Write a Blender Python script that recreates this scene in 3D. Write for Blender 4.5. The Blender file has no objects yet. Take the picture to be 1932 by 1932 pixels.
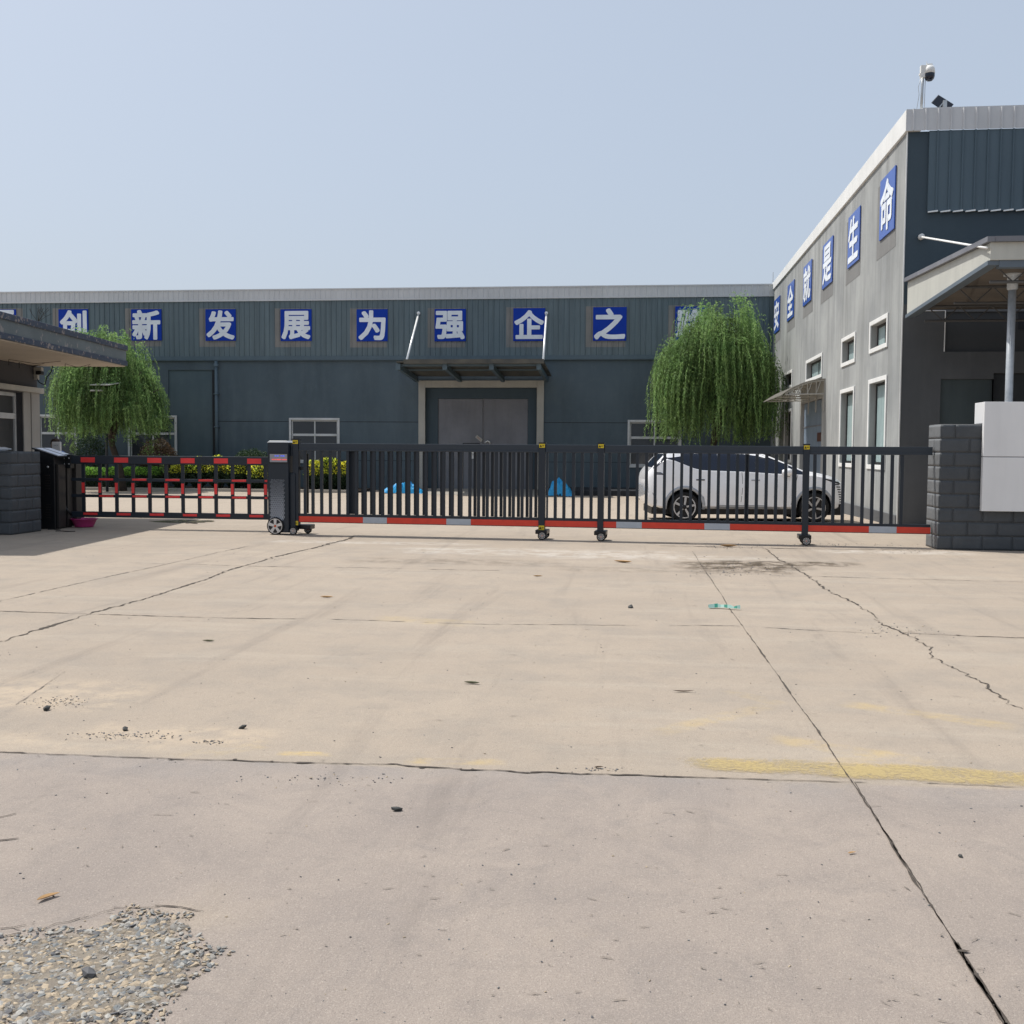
import bpy, bmesh, math, random
import numpy as np
from mathutils import Vector, Matrix, noise
random.seed(7); RND = np.random.RandomState(11)
sc = bpy.context.scene; COL = sc.collection
PI = math.pi
def V(*a): return Vector(a)
# ------------------------------------------------------------------ camera and survey helpers
F = 2050.0; H = 1.53                     # focal length in px of a 1932 px frame, eye height
TH = math.atan(117/F); PS = math.atan(237/F); RO = math.radians(.39)
CM = Matrix.Rotation(PS, 3, 'Z') @ Matrix.Rotation(PI/2-TH, 3, 'X') @ Matrix.Rotation(RO, 3, 'Z')
CP = V(0, 0, H)
def ray(x, y): return CM @ V((x-966)/F, -(y-966)/F, -1)
def at_y(x, y, Y): r = ray(x, y); return CP + r*(Y/r.y)
def at_x(x, y, X): r = ray(x, y); return CP + r*(X/r.x)
def at_z(x, y, z=0): r = ray(x, y); return CP + r*((z-H)/r.z)
def at_pl(x, y, P, N): r = ray(x, y); return CP + r*((P-CP).dot(N)/r.dot(N))
UR = V(math.cos(PS), math.sin(PS), 0)    # image right, on the ground
WD = V(-math.sin(PS), math.cos(PS), 0)   # straight ahead, on the ground
def at_d(x, y, d): r = ray(x, y); return CP + r*(d/r.dot(WD))
def gz(y):
    if y < 23: return 0.0
    t = min(1, (y-23)/17); return -.2*(t*t*(3-2*t))
cam = bpy.data.cameras.new('camera'); cam.sensor_width = 36; cam.lens = 36*F/1932
cam.clip_start = .05; cam.clip_end = 2000
co = bpy.data.objects.new('camera', cam); COL.objects.link(co)
co.matrix_world = Matrix.Translation(CP) @ CM.to_4x4(); sc.camera = co
# ------------------------------------------------------------------ materials
def _n(nt, t, **k):
    n = nt.nodes.new(t)
    for a, b in k.items(): setattr(n, a, b)
    return n
def rgb(c): return (c[0], c[1], c[2], 1)
MATS = {}
def mat(name, c, c2=None, rough=.7, metal=0, ns=1.5, streak=0, sc_=(6, 6, .5), speck=0, sps=60, bump=0, bs=40,
        spec=.4, coat=0, dirt=0, dirtc=(.05, .045, .04), trans=0, peel=0, peelc=(.5, .45, .42), pthr=.62, peels=9):
    m = bpy.data.materials.new(name); m.use_nodes = True; nt = m.node_tree; nt.nodes.clear()
    L = nt.links.new
    out = _n(nt, 'ShaderNodeOutputMaterial'); b = _n(nt, 'ShaderNodeBsdfPrincipled'); L(b.outputs[0], out.inputs[0])
    b.inputs['Roughness'].default_value = rough; b.inputs['Metallic'].default_value = metal
    b.inputs['Specular IOR Level'].default_value = spec; b.inputs['Coat Weight'].default_value = coat
    g = _n(nt, 'ShaderNodeNewGeometry')
    def nz(scale, det=4, vec=None, rg=.55):
        n = _n(nt, 'ShaderNodeTexNoise'); n.inputs['Scale'].default_value = scale; n.inputs['Detail'].default_value = det
        n.inputs['Roughness'].default_value = rg; L(vec or g.outputs['Position'], n.inputs['Vector']); return n.outputs['Fac']
    def ramp(f, a, bb):
        r = _n(nt, 'ShaderNodeMapRange'); r.inputs[1].default_value = a; r.inputs[2].default_value = bb; L(f, r.inputs[0]); return r.outputs[0]
    def mix(f, a, bb, amt=None):
        x = _n(nt, 'ShaderNodeMix', data_type='RGBA')
        if amt is not None:
            q = _n(nt, 'ShaderNodeMath', operation='MULTIPLY'); L(f, q.inputs[0]); q.inputs[1].default_value = amt; f = q.outputs[0]
        L(f, x.inputs['Factor'])
        for s, w in (('A', a), ('B', bb)):
            i = [p for p in x.inputs if p.name == s and p.type == 'RGBA'][0]
            if isinstance(w, tuple): i.default_value = rgb(w)
            else: L(w, i)
        return [p for p in x.outputs if p.type == 'RGBA'][0]
    c2 = c2 or tuple(v*.82 for v in c)
    cur = mix(ramp(nz(ns, 6), .3, .7), c, c2)
    if streak:
        mp = _n(nt, 'ShaderNodeMapping'); mp.inputs['Scale'].default_value = sc_; L(g.outputs['Position'], mp.inputs['Vector'])
        cur = mix(ramp(nz(1, 6, mp.outputs[0], .65), .42, .75), cur, tuple(v*.45 for v in c), streak)
        cur = mix(ramp(nz(.7, 5, mp.outputs[0], .6), .55, .8), cur, tuple(min(1, v*1.7+.03) for v in c), streak*.5)
    if speck: cur = mix(ramp(nz(sps, 3, None, .7), .35, .65), cur, tuple(v*.45 for v in c), speck)
    if dirt: cur = mix(ramp(nz(3, 8, None, .7), .5, .75), cur, dirtc, dirt)
    if peel: cur = mix(ramp(nz(peels, 6, None, .65), pthr, pthr+.02), cur, peelc, peel)
    L(cur, b.inputs['Base Color'])
    if bump:
        bp = _n(nt, 'ShaderNodeBump'); bp.inputs['Strength'].default_value = bump; bp.inputs['Distance'].default_value = .01
        L(nz(bs, 5, None, .65), bp.inputs['Height']); L(bp.outputs[0], b.inputs['Normal'])
    if trans:
        t = _n(nt, 'ShaderNodeBsdfTranslucent'); L(cur, t.inputs[0]); ms = _n(nt, 'ShaderNodeMixShader'); ms.inputs[0].default_value = trans
        L(b.outputs[0], ms.inputs[1]); L(t.outputs[0], ms.inputs[2]); L(ms.outputs[0], out.inputs[0])
    MATS[name] = m; return m
def emit(name, c, s):
    m = bpy.data.materials.new(name); m.use_nodes = True; nt = m.node_tree
    b = nt.nodes['Principled BSDF']; b.inputs['Base Color'].default_value = rgb(c); b.inputs['Emission Color'].default_value = rgb(c)
    b.inputs['Emission Strength'].default_value = s; return m
# ------------------------------------------------------------------ mesh builder
class MB:
    def __init__(s): s.v = []; s.f = []; s.m = []
    def add(s, vs, fs, mi=0):
        n = len(s.v); s.v += [Vector(p) for p in vs]; s.f += [tuple(i+n for i in f) for f in fs]; s.m += [mi]*len(fs)
    def quad(s, a, b, c, d, mi=0): s.add([a, b, c, d], [(0, 1, 2, 3)], mi)
    def hexa(s, p, mi=0):
        s.add(p, [(0, 3, 2, 1), (4, 5, 6, 7), (0, 1, 5, 4), (1, 2, 6, 5), (2, 3, 7, 6), (3, 0, 4, 7)], mi)
    def box(s, x0, x1, y0, y1, z0, z1, mi=0):
        s.hexa([(x0, y0, z0), (x1, y0, z0), (x1, y1, z0), (x0, y1, z0), (x0, y0, z1), (x1, y0, z1), (x1, y1, z1), (x0, y1, z1)], mi)
    def fbox(s, fn, a0, a1, b0, b1, c0, c1, mi=0):      # box through a frame function
        s.hexa([fn(a0, b0, c0), fn(a1, b0, c0), fn(a1, b1, c0), fn(a0, b1, c0), fn(a0, b0, c1), fn(a1, b0, c1), fn(a1, b1, c1), fn(a0, b1, c1)], mi)
    def bar(s, p, q, w, h, up=V(0, 0, 1), mi=0):
        p = Vector(p); q = Vector(q); d = (q-p).normalized(); a = d.cross(up)
        if a.length < 1e-4: a = d.cross(V(0, 1, 0))
        a.normalize(); b = a.cross(d).normalized(); a = a*w/2; b = b*h/2
        s.hexa([p-a-b, p+a-b, q+a-b, q-a-b, p-a+b, p+a+b, q+a+b, q-a+b], mi)
    def tube(s, pts, r, n=8, mi=0, cap=True):
        pts = [Vector(p) for p in pts]; rr = r if isinstance(r, (list, tuple)) else [r]*len(pts)
        vs = []; fs = []; ref = None
        for i, p in enumerate(pts):
            d = (pts[min(i+1, len(pts)-1)]-pts[max(i-1, 0)]).normalized()
            if ref is None: ref = d.orthogonal().normalized()
            a = (ref-d*ref.dot(d)).normalized(); ref = a; b = d.cross(a)
            for k in range(n):
                t = 2*PI*k/n; vs.append(p+(a*math.cos(t)+b*math.sin(t))*rr[i])
        for i in range(len(pts)-1):
            for k in range(n): fs.append((i*n+k, i*n+(k+1) % n, (i+1)*n+(k+1) % n, (i+1)*n+k))
        if cap: fs += [tuple(range(n))[::-1], tuple((len(pts)-1)*n+k for k in range(n))]
        s.add(vs, fs, mi)
    def lathe(s, c, ax, prof, n=24, mi=0):              # prof: (radius, offset along axis)
        c = Vector(c); ax = Vector(ax).normalized(); a = ax.orthogonal().normalized(); b = ax.cross(a); vs = []; fs = []
        for r, h in prof:
            for k in range(n):
                t = 2*PI*k/n; vs.append(c+ax*h+(a*math.cos(t)+b*math.sin(t))*max(r, 1e-4))
        for i in range(len(prof)-1):
            for k in range(n): fs.append((i*n+k, i*n+(k+1) % n, (i+1)*n+(k+1) % n, (i+1)*n+k))
        s.add(vs, fs, mi)
    def prism(s, pts, vec, mi=0):
        n = len(pts); pts = [Vector(p) for p in pts]; vec = Vector(vec)
        s.add(pts+[p+vec for p in pts], [tuple(range(n))[::-1], tuple(range(n, 2*n))]+[(i, (i+1) % n, (i+1) % n+n, i+n) for i in range(n)], mi)
    def build(s, name, mats, parent=None, bevel=0, smooth=False, wn=True):
        me = bpy.data.meshes.new(name); base = V(0, 0, 0)
        if parent is not None:
            q = parent
            while q is not None: base = base+q.location; q = q.parent
        me.from_pydata([p-base for p in s.v], [], s.f)
        mats = mats if isinstance(mats, (list, tuple)) else [mats]
        for m in mats: me.materials.append(m)
        for p, mi in zip(me.polygons, s.m): p.material_index = mi; p.use_smooth = smooth
        if wn:
            bm = bmesh.new(); bm.from_mesh(me); bmesh.ops.recalc_face_normals(bm, faces=bm.faces); bm.to_mesh(me); bm.free()
        o = bpy.data.objects.new(name, me); COL.objects.link(o); o.parent = parent
        if bevel:
            b = o.modifiers.new('bevel', 'BEVEL'); b.width = bevel; b.segments = 2; b.limit_method = 'ANGLE'
        return o
def tag(o, label=None, cat=None, group=None, kind=None):
    if label: o['label'] = label
    if cat: o['category'] = cat
    if group: o['group'] = group
    if kind: o['kind'] = kind
    return o
def thing(name, loc, label, cat, group=None):
    o = bpy.data.objects.new(name, None); COL.objects.link(o); o.location = loc; o.empty_display_size = .2
    return tag(o, label, cat, group)
def struct(o): o['kind'] = 'structure'; return o
def glyph(ch, O, U, W, N, size, name, m, parent, bold=.02, n=8):
    """bold character as flat mesh; O = lower left of the em box, U right, W up, N out of the sign"""
    cu = bpy.data.curves.new('g', 'FONT'); cu.body = ch; cu.size = 1; cu.resolution_u = 3
    t = bpy.data.objects.new('g', cu); COL.objects.link(t); dg = bpy.context.evaluated_depsgraph_get(); dg.update()
    me = bpy.data.meshes.new_from_object(t.evaluated_get(dg)); bpy.data.objects.remove(t)
    vs = [v.co.copy() for v in me.vertices]; fs = [tuple(p.vertices) for p in me.polygons]
    if not vs: return None
    x0 = min(v.x for v in vs); x1 = max(v.x for v in vs); y0 = min(v.y for v in vs); y1 = max(v.y for v in vs)
    S = max(x1-x0, y1-y0); cx = (x0+x1)/2; cy = (y0+y1)/2; mb = MB()
    sx = size if not isinstance(size, tuple) else size[0]; sy = size if not isinstance(size, tuple) else size[1]
    if isinstance(size, tuple): kx, ky = sx/(x1-x0), sy/(y1-y0)
    else: kx = ky = sx/S
    for k in range(n):
        a = 2*PI*k/n; m_ = max(abs(math.cos(a)), abs(math.sin(a))); dx, dy = (math.cos(a)/m_*bold, math.sin(a)/m_*bold) if n > 1 else (0, 0)
        mb.add([O+U*((v.x-cx+dx)*kx)+W*((v.y-cy+dy)*ky)+N*(.0008*k) for v in vs], fs)
    bpy.data.meshes.remove(me)
    return mb.build(name, m, parent, wn=False)
# ------------------------------------------------------------------ world and sun
SD = V(-.46, .20, .866).normalized()          # towards the sun
w = bpy.data.worlds.new('World'); sc.world = w; w.use_nodes = True; nt = w.node_tree
bg = nt.nodes['Background']; sky = _n(nt, 'ShaderNodeTexSky', sky_type='NISHITA'); sky.sun_disc = False
sky.sun_elevation = math.asin(SD.z); sky.sun_rotation = math.atan2(SD.x, SD.y); sky.air_density = 1.0; sky.dust_density = 4.5; sky.ozone_density = 1.5
mx = _n(nt, 'ShaderNodeMix', data_type='RGBA'); mx.inputs['Factor'].default_value = .58
nt.links.new(sky.outputs[0], [p for p in mx.inputs if p.name == 'A' and p.type == 'RGBA'][0])
[p for p in mx.inputs if p.name == 'B' and p.type == 'RGBA'][0].default_value = (5.65, 6.45, 7.55, 1)
nt.links.new([p for p in mx.outputs if p.type == 'RGBA'][0], bg.inputs[0]); bg.inputs[1].default_value = .118
sl = bpy.data.lights.new('sun', 'SUN'); sl.energy = 4.5; sl.angle = math.radians(.6); sl.color = (1, .965, .91)
so = bpy.data.objects.new('sun', sl); COL.objects.link(so); so.rotation_euler = (-SD).to_track_quat('-Z', 'Y').to_euler()
sc.view_settings.view_transform = 'Standard'; sc.view_settings.look = 'None'; sc.view_settings.exposure = 0
sc.render.engine = 'CYCLES'; sc.cycles.max_bounces = 6
try: sc.cycles.use_denoising = True
except Exception: pass
# ------------------------------------------------------------------ common materials
WALLB = mat('blue_grey_paint', (.088, .120, .142), (.066, .094, .115), .75, ns=.35, streak=.5, sc_=(1.5, 1.5, .25), bump=.12, bs=14, dirt=.3, dirtc=(.115, .150, .165))
WALLP = mat('painted_patch', (.092, .130, .148), (.070, .105, .125), .75, ns=.8, streak=.25, sc_=(2, 2, .3), bump=.1, bs=14)
CLAD = mat('cladding_paint', (.135, .180, .200), (.105, .148, .170), .55, ns=.5, streak=.5, sc_=(4, 4, .3), bump=.05, bs=20)
CLADD = mat('cladding_paint_dark', (.090, .132, .160), (.075, .112, .140), .5, ns=.5, streak=.22, sc_=(4, 4, .4))
GHOST = mat('faded_glue_paint', (.27, .255, .24), (.19, .195, .19), .8, ns=1.2, streak=.35, sc_=(4, 4, .5))
FASC = mat('pale_sheet_metal', (.60, .61, .62), (.53, .54, .55), .5, ns=.7, streak=.18, sc_=(5, 5, .7))
GREYW = mat('grey_render', (.37, .38, .37), (.25, .26, .26), .85, ns=.6, streak=.75, sc_=(2.2, 2.2, .25), bump=.2, bs=18, dirt=.3, dirtc=(.19, .20, .20))
DARKW = mat('dark_grey_render', (.115, .12, .125), (.085, .09, .095), .85, ns=.7, streak=.3, sc_=(2, 2, .3), bump=.2, bs=14)
DARKB = mat('dark_blue_render', (.058, .086, .106), (.048, .072, .092), .75, ns=.6, streak=.15, sc_=(2, 2, .5), bump=.1)
REVL = mat('shaded_reveal', (.36, .355, .34), (.30, .30, .29), .8, ns=2, streak=.3)  # grey puts the shade of the window jambs into the colour
WHITE = mat('white_trim', (.76, .76, .74), (.68, .68, .66), .6, ns=2, streak=.12, bump=.05)
CREAM = mat('cream_trim', (.42, .41, .37), (.36, .35, .32), .7, ns=1.5, streak=.2)
PLAST = mat('white_upvc', (.62, .63, .63), (.47, .48, .48), .4, ns=2, streak=.15)
GLASS = mat('dark_window_glass', (.02, .024, .028), (.03, .035, .04), .08, spec=.6, ns=1)
FILMG = mat('filmed_window_glass', (.30, .40, .40), (.40, .50, .50), .25, ns=1.2, streak=.35, sc_=(5, 5, .8), spec=.5)
DOORG = mat('grey_steel_door', (.21, .215, .235), (.15, .155, .175), .6, ns=1, streak=.4, sc_=(2.5, 2.5, .3), metal=.1)
DOORB = mat('blue_grey_door', (.20, .25, .32), (.15, .20, .26), .5, ns=1.5, streak=.3)
BLACK = mat('black_kerb_paint', (.016, .019, .024), None, .7)
GATE = mat('anthracite_powder_coat', (.016, .023, .033), (.013, .019, .028), .42, ns=3, spec=.4, dirt=.12, dirtc=(.07, .068, .07))
GATEB = mat('anthracite_rail', (.022, .031, .043), (.018, .026, .037), .38, ns=3, spec=.45, dirt=.12, dirtc=(.07, .07, .075))
CABB = mat('black_cabinet_metal', (.010, .011, .013), None, .35)
CABR = mat('brown_black_metal', (.032, .028, .026), None, .5)
RED = mat('red_reflector', (.74, .06, .03), (.62, .05, .026), .45, ns=6)
RED2 = mat('barrier_red', (.85, .05, .05), (.72, .04, .04), .4, ns=6)
SILV = mat('silver_reflector', (.46, .49, .53), (.40, .43, .47), .5, ns=8)
RUB = mat('black_rubber', (.012, .012, .012), None, .8)
RIM = mat('bright_alloy', (.62, .62, .63), None, .25, metal=.6)
RIMD = mat('dark_alloy', (.02, .02, .022), None, .4)
HUBR = mat('orange_hub', (.5, .09, .03), None, .5)
YEL = mat('yellow_sticker', (.70, .52, .02), None, .5)
BLK = mat('black_print', (.01, .01, .01), None, .6)
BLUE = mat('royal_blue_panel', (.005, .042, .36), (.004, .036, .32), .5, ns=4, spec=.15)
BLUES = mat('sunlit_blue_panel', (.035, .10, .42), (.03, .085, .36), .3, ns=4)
LETT = mat('white_letter_film', (.82, .87, .93), None, .5)
STEEL = mat('galvanised_steel', (.50, .52, .53), (.42, .44, .45), .35, metal=.5, ns=3)
SHINY = mat('glare_bright_metal', (.9, .9, .88), None, .35, metal=.2, spec=1)  # near-white base colour carries the sun glare on the rods
CONC = mat('pale_concrete', (.36, .33, .28), (.30, .275, .24), .9, ns=2, speck=.2, bump=.3)
BARK = mat('willow_bark', (.06, .045, .035), (.035, .028, .022), .9, ns=8, bump=.6, bs=25)
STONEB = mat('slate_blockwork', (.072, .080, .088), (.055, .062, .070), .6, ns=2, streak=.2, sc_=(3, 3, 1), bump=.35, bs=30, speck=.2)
STONEJ = mat('block_joint', (.17, .175, .18), None, .9)
SIGNW = mat('sign_panel_white', (.74, .74, .74), (.69, .69, .69), .4, ns=.8, streak=.12, sc_=(5, 5, .5))
CARW = mat('pearl_white_paint', (.92, .92, .93), (.90, .90, .91), .22, coat=.8, ns=1)
CARG = mat('car_glass', (.004, .009, .024), None, .04, spec=.55)
CARK = mat('car_black_plastic', (.012, .012, .013), None, .5)
CARS = mat('car_silver_cladding', (.42, .44, .47), None, .4, metal=.2)

# ------------------------------------------------------------------ ground
def ground_material():
    m = bpy.data.materials.new('worn_concrete'); m.use_nodes = True; nt = m.node_tree; L = nt.links.new
    b = nt.nodes['Principled BSDF']; b.inputs['Roughness'].default_value = .92; b.inputs['Specular IOR Level'].default_value = .2
    g = _n(nt, 'ShaderNodeNewGeometry'); P = g.outputs['Position']
    def nz(scale, det=5, rg=.6, vec=None, dist=0):
        n = _n(nt, 'ShaderNodeTexNoise'); n.inputs['Scale'].default_value = scale; n.inputs['Detail'].default_value = det
        n.inputs['Roughness'].default_value = rg; n.inputs['Distortion'].default_value = dist; L(vec or P, n.inputs['Vector']); return n.outputs['Fac']
    def mr(f, a, bb, c=0, d=1):
        r = _n(nt, 'ShaderNodeMapRange'); 
        for i, v in enumerate((a, bb, c, d)): r.inputs[i+1].default_value = v
        L(f, r.inputs[0]); return r.outputs[0]
    def ma(op, a, bb):
        q = _n(nt, 'ShaderNodeMath', operation=op)
        for i, v in enumerate((a, bb)):
            if isinstance(v, (int, float)): q.inputs[i].default_value = v
            else: L(v, q.inputs[i])
        return q.outputs[0]
    def mix(f, a, bb, bt='MIX'):
        x = _n(nt, 'ShaderNodeMix', data_type='RGBA', blend_type=bt)
        if isinstance(f, (int, float)): x.inputs['Factor'].default_value = f
        else: L(f, x.inputs['Factor'])
        for s, w_ in (('A', a), ('B', bb)):
            i = [p for p in x.inputs if p.name == s and p.type == 'RGBA'][0]
            if isinstance(w_, tuple): i.default_value = rgb(w_)
            else: L(w_, i)
        return [p for p in x.outputs if p.type == 'RGBA'][0]
    sp = _n(nt, 'ShaderNodeSeparateXYZ'); L(P, sp.inputs[0]); X, Y = sp.outputs[0], sp.outputs[1]
    c = mix(mr(nz(.35, 6), .3, .7), (.412, .343, .270), (.350, .292, .232))
    c = mix(mr(nz(1.7, 7, .7), .45, .8), c, (.29, .255, .215))
    mp = _n(nt, 'ShaderNodeMapping'); mp.inputs['Scale'].default_value = (.35, 2.2, 1); mp.inputs['Rotation'].default_value = (0, 0, .12); L(P, mp.inputs['Vector'])
    c = mix(ma('MULTIPLY', mr(nz(1, 7, .7, mp.outputs[0]), .52, .8), .6), c, (.47, .41, .33))
    # grey, older slab nearest the gate of the street
    A0, B0 = at_z(0, 1418), at_z(1611, 1478); kk = (B0.y-A0.y)/(B0.x-A0.x); e = ma('SUBTRACT', ma('ADD', A0.y-kk*A0.x, ma('MULTIPLY', X, kk)), Y)
    near = mr(e, -.01, .03)
    gm = mix(mr(nz(.9, 7, .6, None, .6), .36, .66), (.362, .306, .260), (.292, .250, .220))
    gm = mix(ma('MULTIPLY', mr(nz(2.6, 8, .72, None, 1.2), .47, .72), .7), gm, (.245, .215, .195))
    gm = mix(ma('MULTIPLY', mr(nz(1.1, 4, .5), .58, .72), .5), gm, (.40, .33, .25))
    c = mix(near, c, gm)
    band = ma('MULTIPLY', mr(e, .0, .45, 1, 0), near)
    c = mix(ma('MULTIPLY', band, mr(nz(3, 5), .35, .7, 0, .55)), c, (.225, .222, .225))
    far = mr(Y, 17, 30)
    c = mix(ma('MULTIPLY', far, .8), c, (.415, .348, .275))
    c = mix(ma('MULTIPLY', mr(nz(190, 3, .7), .50, .70), .55), c, (.15, .13, .11))
    c = mix(ma('MULTIPLY', mr(nz(130, 3, .7), .56, .72), .42), c, (.66, .60, .52))
    c = mix(ma('MULTIPLY', mr(nz(420, 2, .6), .5, .7), .4), c, (.12, .10, .09))
    c = mix(ma('MULTIPLY', mr(nz(11, 6, .75), .56, .72), .28), c, (.17, .15, .13))
    c = mix(ma('MULTIPLY', mr(nz(70, 5, .85), .50, .66), .34), c, (.21, .18, .155))
    c = mix(ma('MULTIPLY', mr(nz(58, 5, .85), .54, .70), .35), c, (.54, .47, .39))
    tm = _n(nt, 'ShaderNodeMapping'); tm.inputs['Scale'].default_value = (3.2, .22, 1); tm.inputs['Rotation'].default_value = (0, 0, -.25); L(P, tm.inputs['Vector'])
    c = mix(ma('MULTIPLY', mr(nz(1, 6, .65, tm.outputs[0], .4), .55, .72), .30), c, (.15, .13, .115))
    c = mix(ma('MULTIPLY', mr(nz(46, 3, .6), .67, .72), .6), c, (.13, .11, .10))
    # old yellow arrows and hatching ghosts
    def ghost(cx, cy, ang, lx, ly, s):
        mm = _n(nt, 'ShaderNodeMapping', vector_type='TEXTURE'); mm.inputs['Location'].default_value = (cx, cy, 0); mm.inputs['Rotation'].default_value = (0, 0, ang)
        mm.inputs['Scale'].default_value = (lx, ly, 1); L(P, mm.inputs['Vector']); q = _n(nt, 'ShaderNodeSeparateXYZ'); L(mm.outputs[0], q.inputs[0])
        ax = mr(ma('ABSOLUTE', q.outputs[0], 0), .7, 1, 1, 0); ay = mr(ma('ABSOLUTE', q.outputs[1], 0), .5, 1, 1, 0)
        return ma('MULTIPLY', ma('MULTIPLY', ax, ay), mr(nz(3.5, 7, .75), .42, .6, 0, s))
    for (px, py, qx, qy, wd, s) in ((1580, 1325, 1932, 1375, .12, .30), (1440, 1390, 1780, 1445, .12, .28), (1560, 1440, 1700, 1420, .1, .22), (1230, 1385, 1460, 1330, .10, .25),
                                    (1360, 1300, 1480, 1330, .08, .2), (330, 1430, 520, 1400, .1, .22), (700, 1165, 900, 1178, .2, .22), (760, 1435, 960, 1438, .07, .35), (520, 1421, 640, 1423, .05, .75)):
        a = at_z(px, py); bq = at_z(qx, qy); mdl = (a+bq)/2; d = bq-a
        c = mix(ghost(mdl.x, mdl.y, math.atan2(d.y, d.x), d.length/2, wd, s), c, (.56, .40, .14))
    # sandy patches
    for (px, py, lx, ly, s) in ((60, 1310, .8, .5, .5), (340, 1385, .6, .22, .5), (160, 1400, .6, .2, .35)):
        a = at_z(px, py); c = mix(ghost(a.x, a.y, 0, lx, ly, s), c, (.53, .42, .30))
    for (px, py, lx, ly, s) in ((700, 1024, 2.0, .3, .4), (1010, 1042, 2.4, .7, .40), (1690, 1042, 1.3, .4, .5), (1240, 1052, 2, .5, .3)):
        a = at_z(px, py); c = mix(ghost(a.x, a.y, 0, lx, ly, s), c, (.58, .54, .49))
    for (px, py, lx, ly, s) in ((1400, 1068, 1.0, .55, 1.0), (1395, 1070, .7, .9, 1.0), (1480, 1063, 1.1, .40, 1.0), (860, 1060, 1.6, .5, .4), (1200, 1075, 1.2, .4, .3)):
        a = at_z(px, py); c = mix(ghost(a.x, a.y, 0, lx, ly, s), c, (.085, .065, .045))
    L(c, b.inputs['Base Color'])
    b1 = _n(nt, 'ShaderNodeBump'); b1.inputs['Strength'].default_value = .9; b1.inputs['Distance'].default_value = .004; L(nz(150, 4, .7), b1.inputs['Height'])
    b2 = _n(nt, 'ShaderNodeBump'); b2.inputs['Strength'].default_value = .5; b2.inputs['Distance'].default_value = .02; L(nz(6, 7, .7), b2.inputs['Height']); L(b1.outputs[0], b2.inputs['Normal'])
    L(b2.outputs[0], b.inputs['Normal']); return m
GRD = ground_material()
mb = MB(); ys = [-60, -10, 0, 10, 23]+[23+i for i in range(1, 18)]+[45, 60, 300]; xs = [-300, -60, -20, 0, 20, 60, 300]
for j, y in enumerate(ys):
    for x in xs: mb.v.append(V(x, y, gz(y)))
for j in range(len(ys)-1):
    for i in range(len(xs)-1): a = j*len(xs)+i; mb.f.append((a, a+1, a+1+len(xs), a+len(xs))); mb.m.append(0)
struct(mb.build('ground', GRD))
CRK = mat('crack_dirt', (.045, .036, .03), (.09, .075, .06), .95, ns=20)
CRKL = mat('fine_joint_dirt', (.13, .115, .10), (.2, .175, .15), .95, ns=12)
def crack(name, pts, wd, jit, m, seed=0, gap=0, step=.03, chips=0):
    P = [at_z(*p) for p in pts]; mb = MB(); rn = random.Random(seed); s = 0; prev = None
    for a, b in zip(P[:-1], P[1:]):
        L_ = (b-a).length; n = max(2, int(L_/step)); d = (b-a).normalized(); q = V(-d.y, d.x, 0)
        for i in range(n+1):
            t = i/n; c = a.lerp(b, t); s += L_/n
            off = noise.noise(V(s*.9, seed*3.1, 0))*jit*1.6+noise.noise(V(s*7, seed, 2))*jit*.6+noise.noise(V(s*23, seed, 2))*jit*.3
            ww = wd*(.35+max(0, .6+1.7*noise.noise(V(s*1.7, seed*5, 7))+1.6*noise.noise(V(s*9, seed, 9))+.9*noise.noise(V(s*31, seed, 9))))
            if gap and noise.noise(V(s*2.3, seed, 5)) > .5-gap: ww = 0
            cur = (c+q*(off+ww/2), c+q*(off-ww/2), ww)
            if prev and (prev[2] or cur[2]):
                e0, e1 = prev[0], prev[1]
                for v in (e0, e1, cur[0], cur[1]): v.z = .004+gz(v.y)
                mb.quad(e0, cur[0], cur[1], e1)
            if chips and rn.random() < chips and ww > wd*.8:
                r = wd*rn.uniform(.5, 1.5); k = rn.randint(5, 7); o = c+q*(off+rn.uniform(-1, 1)*wd*1.3)
                vs = [V(o.x+math.cos(u*2*PI/k)*r*rn.uniform(.5, 1.3), o.y+math.sin(u*2*PI/k)*r*rn.uniform(.4, .9), .0052+rn.random()*.001) for u in range(k)]
                mb.add(vs, [tuple(range(k))], 0)
            prev = cur
    return struct(mb.build(name, m, None, wn=False))
crack('expansion_joint', [(1306, 1040), (1385, 1160), (1611, 1477), (1760, 1716), (1895, 1932), (1925, 1985)], .007, .010, CRK, 1, chips=.01)
crack('expansion_joint', [(1611, 1478), (1760, 1716), (1895, 1932), (1925, 1985)], .006, .014, CRK, 21, chips=.03)
crack('expansion_joint', [(1800, 1780), (1895, 1932), (1925, 1985)], .013, .022, CRK, 22, chips=.05, gap=.15)
crack('slab_crack', [(-150, 1408), (0, 1417), (180, 1425), (350, 1432), (560, 1440)], .010, .03, CRK, 2, chips=.08)
crack('slab_crack', [(560, 1440), (750, 1443), (870, 1451), (1000, 1458), (1290, 1467)], .013, .035, CRK, 3, chips=.14)
crack('slab_crack', [(1290, 1467), (1450, 1473), (1611, 1477)], .007, .012, CRK, 4)
crack('slab_crack', [(1611, 1477), (1770, 1480), (2050, 1492)], .006, .015, CRKL, 4, gap=.2)
crack('slab_crack', [(-200, 1272), (0, 1210), (140, 1168), (165, 1158), (330, 1110), (500, 1056)], .020, .06, CRK, 5, chips=.04)
crack('slab_crack', [(500, 1056), (640, 1020), (665, 1012)], .035, .08, CRK, 6, chips=.05)
crack('slab_crack', [(-200, 1145), (0, 1153), (165, 1159), (420, 1166), (560, 1168)], .013, .02, CRK, 7)
crack('slab_crack', [(560, 1168), (940, 1178), (1385, 1182), (1660, 1196)], .011, .03, CRKL, 8, gap=.25)
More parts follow.
